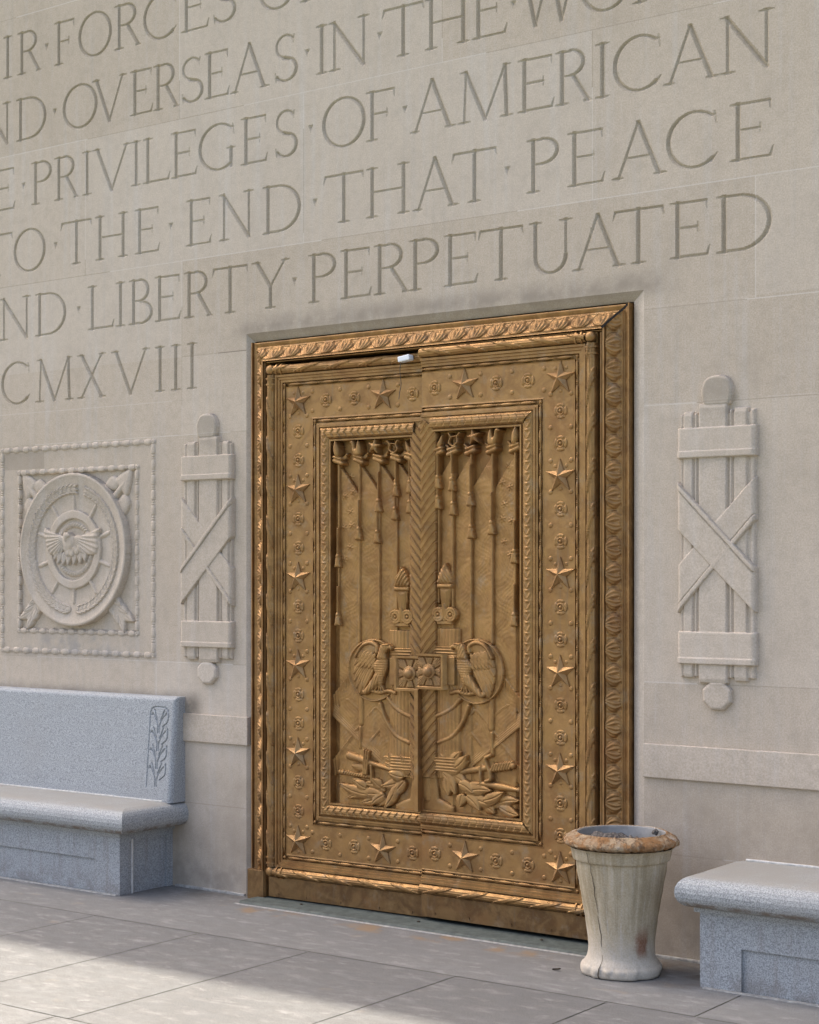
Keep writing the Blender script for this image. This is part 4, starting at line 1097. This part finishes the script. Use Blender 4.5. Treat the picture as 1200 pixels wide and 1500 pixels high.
def door_leaf(side, dz, rz, label):
    sg = -1 if side == 'L' else 1
    HZ = (sg * UW, YL, .0)
    root = empty('bronze_door_leaf', (HZ[0], HZ[1], dz), label, 'door', 'pair of bronze door leaves', rz)
    off = (HZ[0], 0.0, 0.0)
    def P(u, p, z): return (sg * u - HZ[0], -p, z)
    # moulded stiles and rails: one sweep round three sides
    prof = [(0, -.060), (0, .000), (.052, .000), (.053, .018), (.064, .018), (.066, .010), (.078, .010), (.080, .004), (.0925, .004), (.0935, -.014), (.1165, -.014), (.1175, .002), (.122, 0), (.282, 0), (.290, .002), (.2915, -.014), (.3145, -.014), (.3155, .005), (.326, .006), (.328, .012), (.337, .012), (.339, .004), (.401, .004), (.403, .013), (.4105, .013), (.4115, -.060)]
    bm = bmesh.new(); rows = []
    U0 = .0012
    for o, p in prof:
        rows.append([bm.verts.new(P(*q)) for q in ((U0, p, ZT - o), (UW - o, p, ZT - o), (UW - o, p, ZB + o), (U0, p, ZB + o))])
    for a, b in zip(rows, rows[1:]):
        for k in range(3): bm.faces.new((a[k], a[k + 1], b[k + 1], b[k]))
    bm_box(bm, *sorted((P(U0, 0, 0)[0], P(UW, 0, 0)[0])), .061, .075, ZB - .10, ZT)
    quad(bm, P(U0, -.06, ZT), P(U0, .0, ZT), P(U0, .0, ZT - .41), P(U0, -.06, ZT - .41)); quad(bm, P(U0, -.06, ZB), P(U0, .0, ZB), P(U0, .0, ZB + .41), P(U0, -.06, ZB + .41))
    me = mesh_bm('stiles_and_rails', bm); link('stiles_and_rails', me, M_BRONZE, root)
    bm = bmesh.new(); bm_box(bm, *sorted((P(U0, 0, 0)[0], P(UW - .001, 0, 0)[0])), -.004, .055, .022 - (0 if side == 'L' else .004), ZB - .0015, .002)
    for u in (.08, .28, .52, .74, .92): bm_tube(bm, [P(u, .002, .040), P(u, .0075, .040)], .006, 10)
    link('kick_plate', mesh_bm('kick_plate', bm), M_KICK, root)
    # ribboned roll on the three outer edges
    rp = lambda w: .002 + .031 * np.sqrt(np.clip(1 - (2 * w - 1) ** 2, 0, 1))
    fr = lambda o, a, b: ((sg * o[0], o[1]), (sg * a[0], a[1]), (sg * b[0], b[1]))
    strip('ribbon_roll', UW - .052, .050, rp, roll_pat(.205, .17, 1), fr((0.0015, ZT), (1, 0), (0, -1)), 0, 0, .004, .003, M_BRONZE, root, off)
    strip('ribbon_roll', ZT - ZB - .104, .050, rp, roll_pat(.205, .17, -1), fr((UW, ZB + .052), (0, 1), (-1, 0)), 0, 0, .004, .003, M_BRONZE, root, off)
    strip('ribbon_roll', UW - .052, .050, rp, roll_pat(.205, .17, -1), fr((0.0015, ZB + .050), (1, 0), (0, -1)), 0, 0, .004, .003, M_BRONZE, root, off)
    for z in (ZT - .025, ZB + .025):
        link('corner_ball', ME_BALL, None, root, P(UW - .026, 0, z))
        bm = bmesh.new()
        z2 = z + (-.045 if z > 1 else .045)
        for q in (0, .030): bm_tube(bm, [P(UW - .025, .004, z2 + (q if z < 1 else -q) - .004), P(UW - .025, .004, z2 + (q if z < 1 else -q) + .004)], .033, 20)
        for q in (0, .030): bm_tube(bm, [P(UW - .070 - q - .004, .004, z), P(UW - .070 - q + .004, .004, z)], .033, 20)
        link('collar', mesh_bm('collar', bm, False), M_BRONZE, root)
    # bead mouldings
    for o in (.105, .303):
        bm = bmesh.new()
        zt, zb_, u1 = ZT - o, ZB + o, UW - o
        bead_tube(bm, P(.004, -.002, zt), P(u1 - .008, -.002, zt)); bead_tube(bm, P(u1, -.002, zt - .008), P(u1, -.002, zb_ + .008)); bead_tube(bm, P(.004, -.002, zb_), P(u1 - .008, -.002, zb_))
        for z in (zt, zb_): bmesh.ops.create_uvsphere(bm, u_segments=10, v_segments=6, radius=.009, matrix=Matrix.Translation(P(u1, -.001, z)))
        link('bead_moulding', mesh_bm('bead_moulding', bm, True), M_BRONZE, root)
    # laurel moulding round the panel
    o = .340; lw = .060
    tp = torus_prof(.004, .016)
    strip('laurel_moulding', UW - o - .06, lw, tp, laurel_pat, fr((.06, ZT - o), (1, 0), (0, -1)), 0, 1, .0026, .0030, M_BRONZE, root, off)
    strip('laurel_moulding', ZT - ZB - 2 * o, lw, torus_prof(.004, .009), berry_pat, fr((UW - o, ZB + o), (0, 1), (-1, 0)), 1, 1, .0026, .0030, M_BRONZE, root, off)
    strip('laurel_moulding', UW - o - .0015, lw, tp, laurel_pat, fr((.0015, ZB + o), (1, 0), (0, 1)), 0, 1, .0026, .0030, M_BRONZE, root, off)
    # stars, rosettes, bosses
    ZS = [2.591 - .4525 * k for k in range(6)]; SU = .790; RU = [.612, .434]; UC = .256; UE = .078
    stars = [(SU, z) for z in ZS] + [(UC, ZS[0] + .004), (UC, ZS[5])]
    for n_, (u, z) in enumerate(stars): 
        s_ = link('star', ME_STAR, None, root, P(u, .002, z)); s_.rotation_euler = (0, R(random.uniform(-2, 2)), 0)
    ros = [(SU, ZS[k] - .4525 * q) for k in range(5) for q in (.335, .665)] + [(u, ZS[0]) for u in RU + [UE]] + [(u, ZS[5]) for u in RU + [UE]]
    for u, z in ros: link('rosette', ME_ROS, None, root, P(u, .0012, z))
    bos = []
    for k in range(5):
        for q in (.16, .50, .84): bos += [(SU - .055, ZS[k] - .4525 * q), (SU + .055, ZS[k] - .4525 * q)]
    for z in (ZS[0], ZS[5]):
        for u in (.700 - .0, .523, .345, .167): bos += [(u, z + .050), (u, z - .050)]
    for u, z in bos: link('boss', ME_BOSS, None, root, P(u, .0005, z))
    for k in range(6):                                          # tiny domes tucked round each star of the stile
        for a in (55, 125, 270): link('boss', ME_BOSS, None, root, P(SU + .052 * math.cos(R(a)), .0002, ZS[k] + .058 * math.sin(R(a)))).scale = (.8, .8, .8)
    leaf_panel(side, HZ, root)
    # palm spine along the seam
    r = Relief(lin(.0012, .090, .0022), lin(.700, 2.440, .0024), 'palm_spine', -.03)
    def sp(X, Z):
        t = X / .090; tip = np.clip((2.440 - Z) / .07, 0, 1)
        lim = .090 * np.sqrt(tip) if True else 0
        v = ((Z - 1.15 * X) / .0485) % 1.0 if True else 0
        base = .002 + .012 * np.sqrt(np.clip(1 - (2 * t - .85) ** 2 * .75, 0, 1))
        return np.where(X < lim, base + .0030 * v + .0042 * np.exp(-((v - .90) / .07) ** 2) - .0060 * np.exp(-((v - .06) / .07) ** 2), -.03)
    r.put(0, sp)
    r.build({'*': (M_BRONZE, None)}, root, off=(HZ[0], 0, 0), flip=(side == 'L'), hole=None)
    # lock plate with its sunburst
    r = Relief(lin(.0012, .205, .0024), lin(1.130, 1.302, .0024), 'lock_plate', .030)
    r.cut(lambda X, Z: np.where((X > .158), .016, 9)); r.cut(lambda X, Z: np.where((X > .158) & ((Z < 1.152) | (Z > 1.288)), -.01, 9))
    def rim(X, Z):
        e = np.minimum(np.minimum(.158 - X, Z - 1.130), 1.302 - Z); return np.where((X < .158) & (e < .014), .046, NEG)
    r.put(0, rim)
    isb = r.new('sunburst'); cc = (.070, 1.216)
    def sun_(X, Z):
        dx, dz = X - cc[0], Z - cc[1]; a = np.arctan2(dz, dx); d = np.hypot(dx, dz); m = np.maximum(np.abs(dx) / .066, np.abs(dz) / .068)
        lob = np.abs(np.cos(a * 4)); return np.where((m < 1) & (lob > .25), .036 + .006 * lob * np.abs(np.cos(a * 24)), NEG)
    r.put(isb, sun_)
    ikn = r.new('knob')
    r.put(ikn, lambda X, Z: np.where(np.hypot(X - cc[0], Z - cc[1]) < .036, .046, NEG))
    r.put(ikn, lambda X, Z: np.where(np.hypot(X - cc[0], Z - cc[1]) < .027, .046 + .95 * np.sqrt(np.maximum(0, .027 ** 2 - np.hypot(X - cc[0], Z - cc[1]) ** 2)), NEG))
    r.build({'*': (M_STAR, 'lock_plate'), 'lock_plate': (M_BRONZE, None)}, root, off=(HZ[0], 0, 0), flip=(side == 'L'))
    if side == 'R':
        bm = bmesh.new(); bm_box(bm, *sorted((P(-.014, 0, 0)[0], P(.010, 0, 0)[0])), -.046, -.002, .530, 1.128, .003)
        link('astragal', mesh_bm('astragal', bm), M_BRONZE, root)
    return root
LEAF_L = door_leaf('L', 0.0, R(2.0), 'left bronze door leaf, hung slightly lower, with club and dagger beneath its eagle')
LEAF_R = door_leaf('R', 0.016, 0.0, 'right bronze door leaf, standing slightly proud, with a sword hilt beneath its eagle')

# ------------------------------------------------------------------ door contact sensor with its loose wire
SEN = empty('door_sensor', (-.075, -.052, 2.758), 'small white plastic contact sensor on top of the left door leaf, with a dangling wire', 'sensor')
bm = bmesh.new(); bm_box(bm, -.034, .034, -.022, .022, -.014, .014, .005)
o = link('sensor_case', mesh_bm('sensor_case', bm), M_PLASTIC, SEN, (0, 0, 0)); o.rotation_euler = (0, R(-8), R(4))
bm = bmesh.new(); bm_tube(bm, spline([(-.022, -.008, -.012), (-.030, -.006, -.06), (-.036, .012, -.12), (-.046, .014, -.16), (-.050, .012, -.195)], 4, False), .0018, 6)
link('wire', mesh_bm('wire', bm), M_WIRE, SEN)

# ------------------------------------------------------------------ threshold
TH_ = empty('door_threshold', (0, 0, 0), 'ribbed grey-green metal threshold along the foot of the bronze door', 'threshold')
prof = [(.140, .016), (.0, .016)]
y = -.006
for k in range(15): prof += [(y, .0165), (y - .0035, .0130), (y - .0085, .0130), (y - .0095, .016)]; y -= .0112
prof += [(y - .001, .015), (y - .010, -.004)]
V = []; Q = []
for i, (yy, zz_) in enumerate(prof): V += [(-1.05, yy, zz_), (1.08, yy, zz_)]
for i in range(len(prof) - 1): Q.append((2 * i, 2 * i + 1, 2 * i + 3, 2 * i + 2)[::-1])
link('ribbed_saddle', mesh_np('ribbed_saddle', np.array(V), np.array(Q)), M_SADDLE, TH_)
bm = bmesh.new(); bm_box(bm, -1.07, 1.10, -.199, -.184, -.01, .004, .002)
link('mortar_edge', mesh_bm('mortar_edge', bm), M_GREYM, TH_)
bm = bmesh.new()
for xx in (-.72, .02, .72): bmesh.ops.create_icosphere(bm, subdivisions=1, radius=.010, matrix=Matrix.Translation((xx, -.075, .018)) @ Matrix.Scale(.5, 4, (0, 0, 1)))
link('screw_head', mesh_bm('screw_head', bm), M_CRACK, TH_)

# ------------------------------------------------------------------ granite benches
def stack(name, loops, mat, parent, y_back=0.0, cap_top=True, smooth=True):
    """loops: (x0, x1, yfront, z)"""
    bm = bmesh.new(); rows = []
    for x0, x1, yf, z in loops: rows.append([bm.verts.new(q) for q in ((x0, y_back, z), (x0, yf, z), (x1, yf, z), (x1, y_back, z))])
    for a, b in zip(rows, rows[1:]):
        for k in range(3): bm.faces.new((a[k], a[k + 1], b[k + 1], b[k]))
    if cap_top: bm.faces.new(rows[-1])
    bm.faces.new(rows[0][::-1])
    return link(name, mesh_bm(name, bm), mat, parent)
def bench(x0, x1, label, back, e0=.068, e1=.068, eb=.002):
    root = empty('granite_bench', ((x0 + x1) / 2, -.2, 0), label, 'bench', 'granite benches against the wall')
    ox = (x0 + x1) / 2; X = lambda v: v - ox; Yb = .2
    def L(e, yf, z): return (X(x0 + e), X(x1 - e), yf + Yb, z)
    # bull-nosed seat with a cove under it
    lp = [(X(x0 + e0 - .018), X(x1 - e1 + .018), -.418 + Yb, .3130), (X(x0 + e0 - .018), X(x1 - e1 + .018), -.418 + Yb, .330), L(.062, -.432, .338)]
    for k in range(9):
        a = R(-75 + 150 * k / 8); lp.append(L(.050 - .048 * math.cos(a), -.445 - .055 * math.cos(a), .400 + .062 * math.sin(a)))
    lp += [L(.075, -.41, .4685), L(.14, -.34, .4705)]
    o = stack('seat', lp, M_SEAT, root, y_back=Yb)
    # base with sunk panels on front and ends
    yf = -.398
    bm = bmesh.new()
    def face(P): bm.faces.new([bm.verts.new((X(a), b + Yb, c)) for a, b, c in P])
    xa, xb = x0 + e0, x1 - e1; z1 = .311; px0, px1, pz = xa + .185, xb - .185, .180; dp = .014
    face([(xa, yf, -.01), (px0, yf, -.01), (px0, yf, z1), (xa, yf, z1)]); face([(px1, yf, -.01), (xb, yf, -.01), (xb, yf, z1), (px1, yf, z1)])
    face([(px0, yf, pz), (px1, yf, pz), (px1, yf, z1), (px0, yf, z1)])
    face([(px0, yf + dp, -.01), (px1, yf + dp, -.01), (px1, yf + dp, pz), (px0, yf + dp, pz)])
    face([(px0, yf, -.01), (px0, yf + dp, -.01), (px0, yf + dp, pz), (px0, yf, pz)]); face([(px1, yf + dp, -.01), (px1, yf, -.01), (px1, yf, pz), (px1, yf + dp, pz)])
    face([(px0, yf, pz), (px0, yf + dp, pz), (px1, yf + dp, pz), (px1, yf, pz)])
    for xe, s in ((xa, 1), (xb, -1)):
        ya, yb_ = yf + .088, -.045; xi = xe + s * .012
        for P in ([(xe, yf, -.01), (xe, ya, -.01), (xe, ya, z1), (xe, yf, z1)], [(xe, yb_, -.01), (xe, .0, -.01), (xe, 0, z1), (xe, yb_, z1)],
                  [(xi, ya, -.01), (xi, yb_, -.01), (xi, yb_, z1 - .03), (xi, ya, z1 - .03)], [(xe, ya, z1 - .03), (xe, yb_, z1 - .03), (xe, yb_, z1), (xe, ya, z1)],
                  [(xe, ya, -.01), (xi, ya, -.01), (xi, ya, z1 - .03), (xe, ya, z1 - .03)], [(xe, yb_, -.01), (xi, yb_, -.01), (xi, yb_, z1 - .03), (xe, yb_, z1 - .03)], [(xe, ya, z1 - .03), (xi, ya, z1 - .03), (xi, yb_, z1 - .03), (xe, yb_, z1 - .03)]):
            face(P)
    bmesh.ops.remove_doubles(bm, verts=bm.verts, dist=.0001)
    link('base', mesh_bm('base', bm), M_GRAN, root)
    bm = bmesh.new(); bm_box(bm, X(xa - .002), X(xb + .002), -.400 + Yb, Yb - .01, .3105, .3128)
    link('bed_joint', mesh_bm('bed_joint', bm), M_MORTAR, root)
    for xe, s_ in ((xa, -1), (xb, 1)):
        bm = bmesh.new(); bm_box(bm, *sorted((X(xe - s_ * .004), X(xe + s_ * .0035))), yf + .086 + Yb, yf + .097 + Yb, .0, z1 - .02, .002)
        link('pointing_and_lit_edge', mesh_bm('pointing_and_lit_edge', bm), M_MORTAR, root)  # pale strip painted in for the lit edge of the sunk end panel
    bm = bmesh.new(); bm_box(bm, X(xa + .02), X(xb - .01), yf - .020 + Yb, yf + .004 + Yb, -.006, .005, .002)
    link('pointing_and_lit_edge', mesh_bm('pointing_and_lit_edge', bm), M_GREYM, root)
    if back:
        # battered back slab; its front is carved at each end with a wheat-ear panel
        bx0, bx1 = x0 + eb, x1 - eb; bz0, bz1 = .466, 1.036
        yb = lambda z: -.116 + (z - .47) / .566 * .046 + Yb
        px0 = bx1 - .185; px1 = bx1 - .050
        xs = np.concatenate([lin(bx0, bx0 + .04, .008), lin(bx0 + .06, px0 - .05, .08), lin(px0 - .03, bx1 - .040, .0026), lin(bx1 - .037, bx1, .004)])
        zs = np.concatenate([lin(bz0, .515, .02), lin(.525, 1.0, .0026), lin(1.003, bz1, .004)])
        r = Relief(xs, zs, 'backrest', 0)
        # rounded arrises
        e_ = np.minimum(np.minimum(r.X - bx0, bx1 - r.X), bz1 - r.Z); rr = .026
        r.H = r.H - np.where(e_ < rr, rr - np.sqrt(np.clip(rr ** 2 - (rr - e_) ** 2, 0, None)), 0)
        ic = r.new('carved_wheat_panel')
        lines = []
        xc = (px0 + px1) / 2; hw = (px1 - px0) / 2; za, zb_ = .545, .978
        lines.append([(px0, za), (px0, zb_ - .03), (px0 + .010, zb_ - .008), (px0 + .03, zb_), (px1 - .03, zb_), (px1 - .010, zb_ - .010), (px1, zb_ - .03)])
        N = 4
        for k in range(N):
            b = za + .015 + k * (zb_ - za - .05) / N; hgt = (zb_ - za - .05) / N
            for s in (-1, 1):
                lines.append(spline([(xc + s * .006, b - .01), (xc + s * .007, b + hgt * .35), (xc + s * .026, b + hgt * .72), (xc + s * hw * .78, b + hgt * 1.02)], 4, False))
                lines.append(spline([(xc + s * .010, b + hgt * .62), (xc + s * .022, b + hgt * .85), (xc + s * hw * .55, b + hgt * 1.22)], 4, False))
                if s == 1: lines.append(spline([(px1, b + hgt * 1.2), (px1 + .001, b + hgt * .75), (px1 - .008, b + hgt * .5), (xc + .03, b + hgt * .28)], 4, False))
                if s == -1: lines.append([(px0, b + hgt * .92), (px0 + .014, b + hgt * .90), (px0 + .02, b + hgt)])
        for ln in lines:
            for (a0, c0), (a1, c1) in zip(ln, ln[1:]):
                def f(X_, Z_):
                    d, _ = seg_d(X_, Z_, a0, c0, a1, c1); return np.where(d < .0042, -.009 * (1 - (d / .0042) ** 2), 9)
                r.cut(f, (min(a0, a1) - .01, max(a0, a1) + .01, min(c0, c1) - .01, max(c0, c1) + .01), ic)
        r.X = r.X - ox
        r.build({'*': (M_GRAN, None)}, root, ybase=yb, low=True)
        # top, ends of the slab and the pale bedding mortar below it
        bm = bmesh.new()
        d0 = rr
        quad(bm, (X(bx1), yb(bz0) + d0, bz0), (X(bx1), Yb, bz0), (X(bx1), Yb, bz1), (X(bx1), yb(bz1) + d0, bz1))
        quad(bm, (X(bx0), yb(bz0) + d0, bz0), (X(bx0), yb(bz1) + d0, bz1), (X(bx0), Yb, bz1), (X(bx0), Yb, bz0))
        quad(bm, (X(bx0), yb(bz1) + d0, bz1), (X(bx1), yb(bz1) + d0, bz1), (X(bx1), Yb, bz1), (X(bx0), Yb, bz1))
        link('backrest_return', mesh_bm('backrest_return', bm), M_GRAN, root)
        bm = bmesh.new(); bm_box(bm, X(bx0 + .02), X(bx1 - .055), yb(bz0) - .006, yb(bz0) + .01, .4695, .4765, .002)
        link('bedding_mortar', mesh_bm('bedding_mortar', bm), M_MORTAR, root)
    else:
        bm = bmesh.new(); bm_box(bm, X(x0 + .09), X(x1 - .02), Yb - .012, Yb + .002, .4695, .479, .003)
        link('bedding_mortar', mesh_bm('bedding_mortar', bm), M_MORTAR, root)
    return root
bench(-3.335, -1.577, 'grey granite bench with a high carved back, below the round medallion', True, .122, .122, .028)
bench(1.620, 3.40, 'backless grey granite bench beside the broken urn', False)

# ------------------------------------------------------------------ broken urn planter
URN = empty('stone_urn', (1.300, -.362, 0), 'weathered stone urn planter with a crumbling rim, standing before the right door leaf', 'urn')
pf = [(.0, .0), (.150, .0), (.172, .004), (.1755, .014), (.1755, .034), (.170, .044), (.163, .047), (.160, .054), (.152, .064), (.1455, .076), (.142, .094), (.1415, .12), (.1445, .16), (.149, .20), (.157, .25), (.165, .30), (.1735, .35), (.182, .40), (.190, .45), (.194, .483), (.1955, .4865), (.204, .4885), (.2065, .492), (.213, .530), (.220, .540), (.226, .544)]
pf2 = []
for (a, b), (c, d) in zip(pf, pf[1:]):
    n = max(1, int(math.hypot(c - a, d - b) / .008))
    for k in range(n): pf2.append((a + (c - a) * k / n, b + (d - b) * k / n))
pf2.append(pf[-1])
def wob(Rr, Zz, T):
    n = .0016 * np.sin(T * 7 + Zz * 31) * np.sin(Zz * 23 + T * 3) + .0010 * np.sin(T * 23 + Zz * 80)
    # chips knocked out of the foot
    for a, w, d in ((-2.0, .16, .008), (-1.50, .26, .010), (-1.10, .16, .005), (-.55, .14, .007), (.4, .3, .01), (2.4, .3, .01)):
        n = n - d * np.exp(-((T - (a % (2 * np.pi))) / w) ** 4) * np.clip((.044 + .012 * np.sin(T * 19) - Zz) / .02, 0, 1) * (Zz > .001)
    return np.where(Rr > .14, Rr + n, Rr), Zz
V, Q = lathe_np(pf2, 160, wob)
o = link('urn_body', mesh_np('urn_body', V, Q, True), M_URN, URN)
rp_ = [(.222, .548), (.229, .550), (.238, .553), (.2455, .558), (.2480, .565), (.2465, .573), (.240, .581), (.230, .588), (.218, .594), (.205, .599), (.194, .605), (.189, .603), (.187, .590), (.187, .50)]
rp3 = []
for (a, b), (c, d) in zip(rp_, rp_[1:]):
    for k in range(3): rp3.append((a + (c - a) * k / 3, b + (d - b) * k / 3))
rp3.append(rp_[-1])
def rough(Rr, Zz, T):
    n = np.zeros(Rr.shape); m = np.zeros(Rr.shape)
    for k in range(26):
        f, g, ph, q = rng.uniform(9, 70), rng.uniform(30, 220), rng.uniform(0, 6.28), rng.uniform(0, 6.28)
        n += np.sin(T * round(f) + ph) * np.sin(Zz * g + q) * .0011 * 12 / (f + 3); m += np.cos(T * round(f * .8) + q) * .0005
    brk = sstep(np.sin(T * 3 + .8) + .6 * np.sin(T * 7 + 2) + .35 * np.sin(T * 13), -.2, .6)
    out = np.clip((Rr - .19) / .05, 0, 1)
    return Rr + out * (n - .008 * brk * np.clip((Zz - .545) / .02, 0, 1)), Zz + out * (m - .006 * brk * np.clip((Zz - .57) / .03, 0, 1))
V, Q = lathe_np(rp3, 220, rough)
link('broken_rim', mesh_np('broken_rim', V, Q, False), M_RIM, URN)
V, Q = lathe_np([(.1885, .598), (.1905, .6005), (.1880, .603), (.1855, .6015), (.184, .597), (.176, .50), (.172, .47)], 120)
link('metal_liner', mesh_np('metal_liner', V, Q, True), M_GALV, URN)
def soilh(Rr, Zz, T):
    return Rr, Zz + .012 * np.sin(T * 3 + Rr * 40) * (Rr / .18) + .006 * np.sin(T * 11 + Rr * 90) + .004 * np.sin(T * 17 - Rr * 150) - .020 * (Rr / .18) * np.sin(T + .6)
V, Q = lathe_np([(.001, .574)] + [(.001 + .180 * k / 24, .574 - .012 * (k / 24) ** 2) for k in range(1, 25)], 90, soilh)
link('soil', mesh_np('soil', V, Q), M_SOIL, URN)
# crack down the side
cr = []
for k in range(40):
    t = k / 39; z = .535 - t * .532
    ang = -1.80 + .17 * t + .012 * math.sin(t * 31) + .008 * math.sin(t * 67 + 1)
    rad = np.interp(z, [p[1] for p in pf[1:]], [p[0] for p in pf[1:]]) + .0012
    cr.append((ang, rad, z, -.0012 * -1 * (1.2 - .4 * math.sin(t * 17)) * (1 if z > .05 else 1.7)))
bm = bmesh.new(); prv = None
for a, rd, z, w in cr:
    da = w / rd
    cur = [bm.verts.new((rd * math.cos(a + s * da), rd * math.sin(a + s * da), z)) for s in (-1, 1)]
    if prv: bm.faces.new((prv[0], prv[1], cur[1], cur[0]))
    prv = cur
link('crack', mesh_bm('crack', bm), M_CRACK, URN)
# bits of litter on the soil and rim
bm = bmesh.new()
for (a, rd, z, s) in ((-.75, .12, .585, .010), (-1.0, .155, .582, .007)):
    bm_box(bm, rd * math.cos(a) - s, rd * math.cos(a) + s, rd * math.sin(a) - s * .6, rd * math.sin(a) + s * .6, z, z + .007)
link('white_litter', mesh_bm('white_litter', bm), M_PLASTIC, URN)
bm = bmesh.new(); bmesh.ops.create_icosphere(bm, subdivisions=2, radius=.014, matrix=Matrix.Translation((.09, .135, .592)))
for v in bm.verts: v.co += Vector((random.uniform(-1, 1), random.uniform(-1, 1), random.uniform(-1, 1))) * .003
link('clod', mesh_bm('clod', bm), M_SOIL, URN)

# ------------------------------------------------------------------ a few dry leaves blown on to the paving
leaf_label = {0: 'curled dry brown leaf on the paving to the left of the urn foot'}
for k, (x, y, a, s_) in enumerate(((1.06, -.50, .4, .018),)):
    bm = bmesh.new(); rows = []
    for i in range(7):
        t = i / 6; w = .42 * math.sin(math.pi * (.06 + .90 * t)) ** .8 * s_
        rows.append([bm.verts.new(((t - .5) * 2 * s_, w * q, .003 + .35 * s_ * abs(q) ** 1.5 + .25 * s_ * t * t)) for q in (-1, -.5, 0, .5, 1)])
    for ra, rb in zip(rows, rows[1:]):
        for i in range(4): bm.faces.new((ra[i], ra[i + 1], rb[i + 1], rb[i]))
    o = link('dry_leaf', mesh_bm('dry_leaf', bm, True), M_CRACK, None, (x, y, 0)); o.rotation_euler = (0, 0, a)
    tag(o, leaf_label[k], 'leaf')
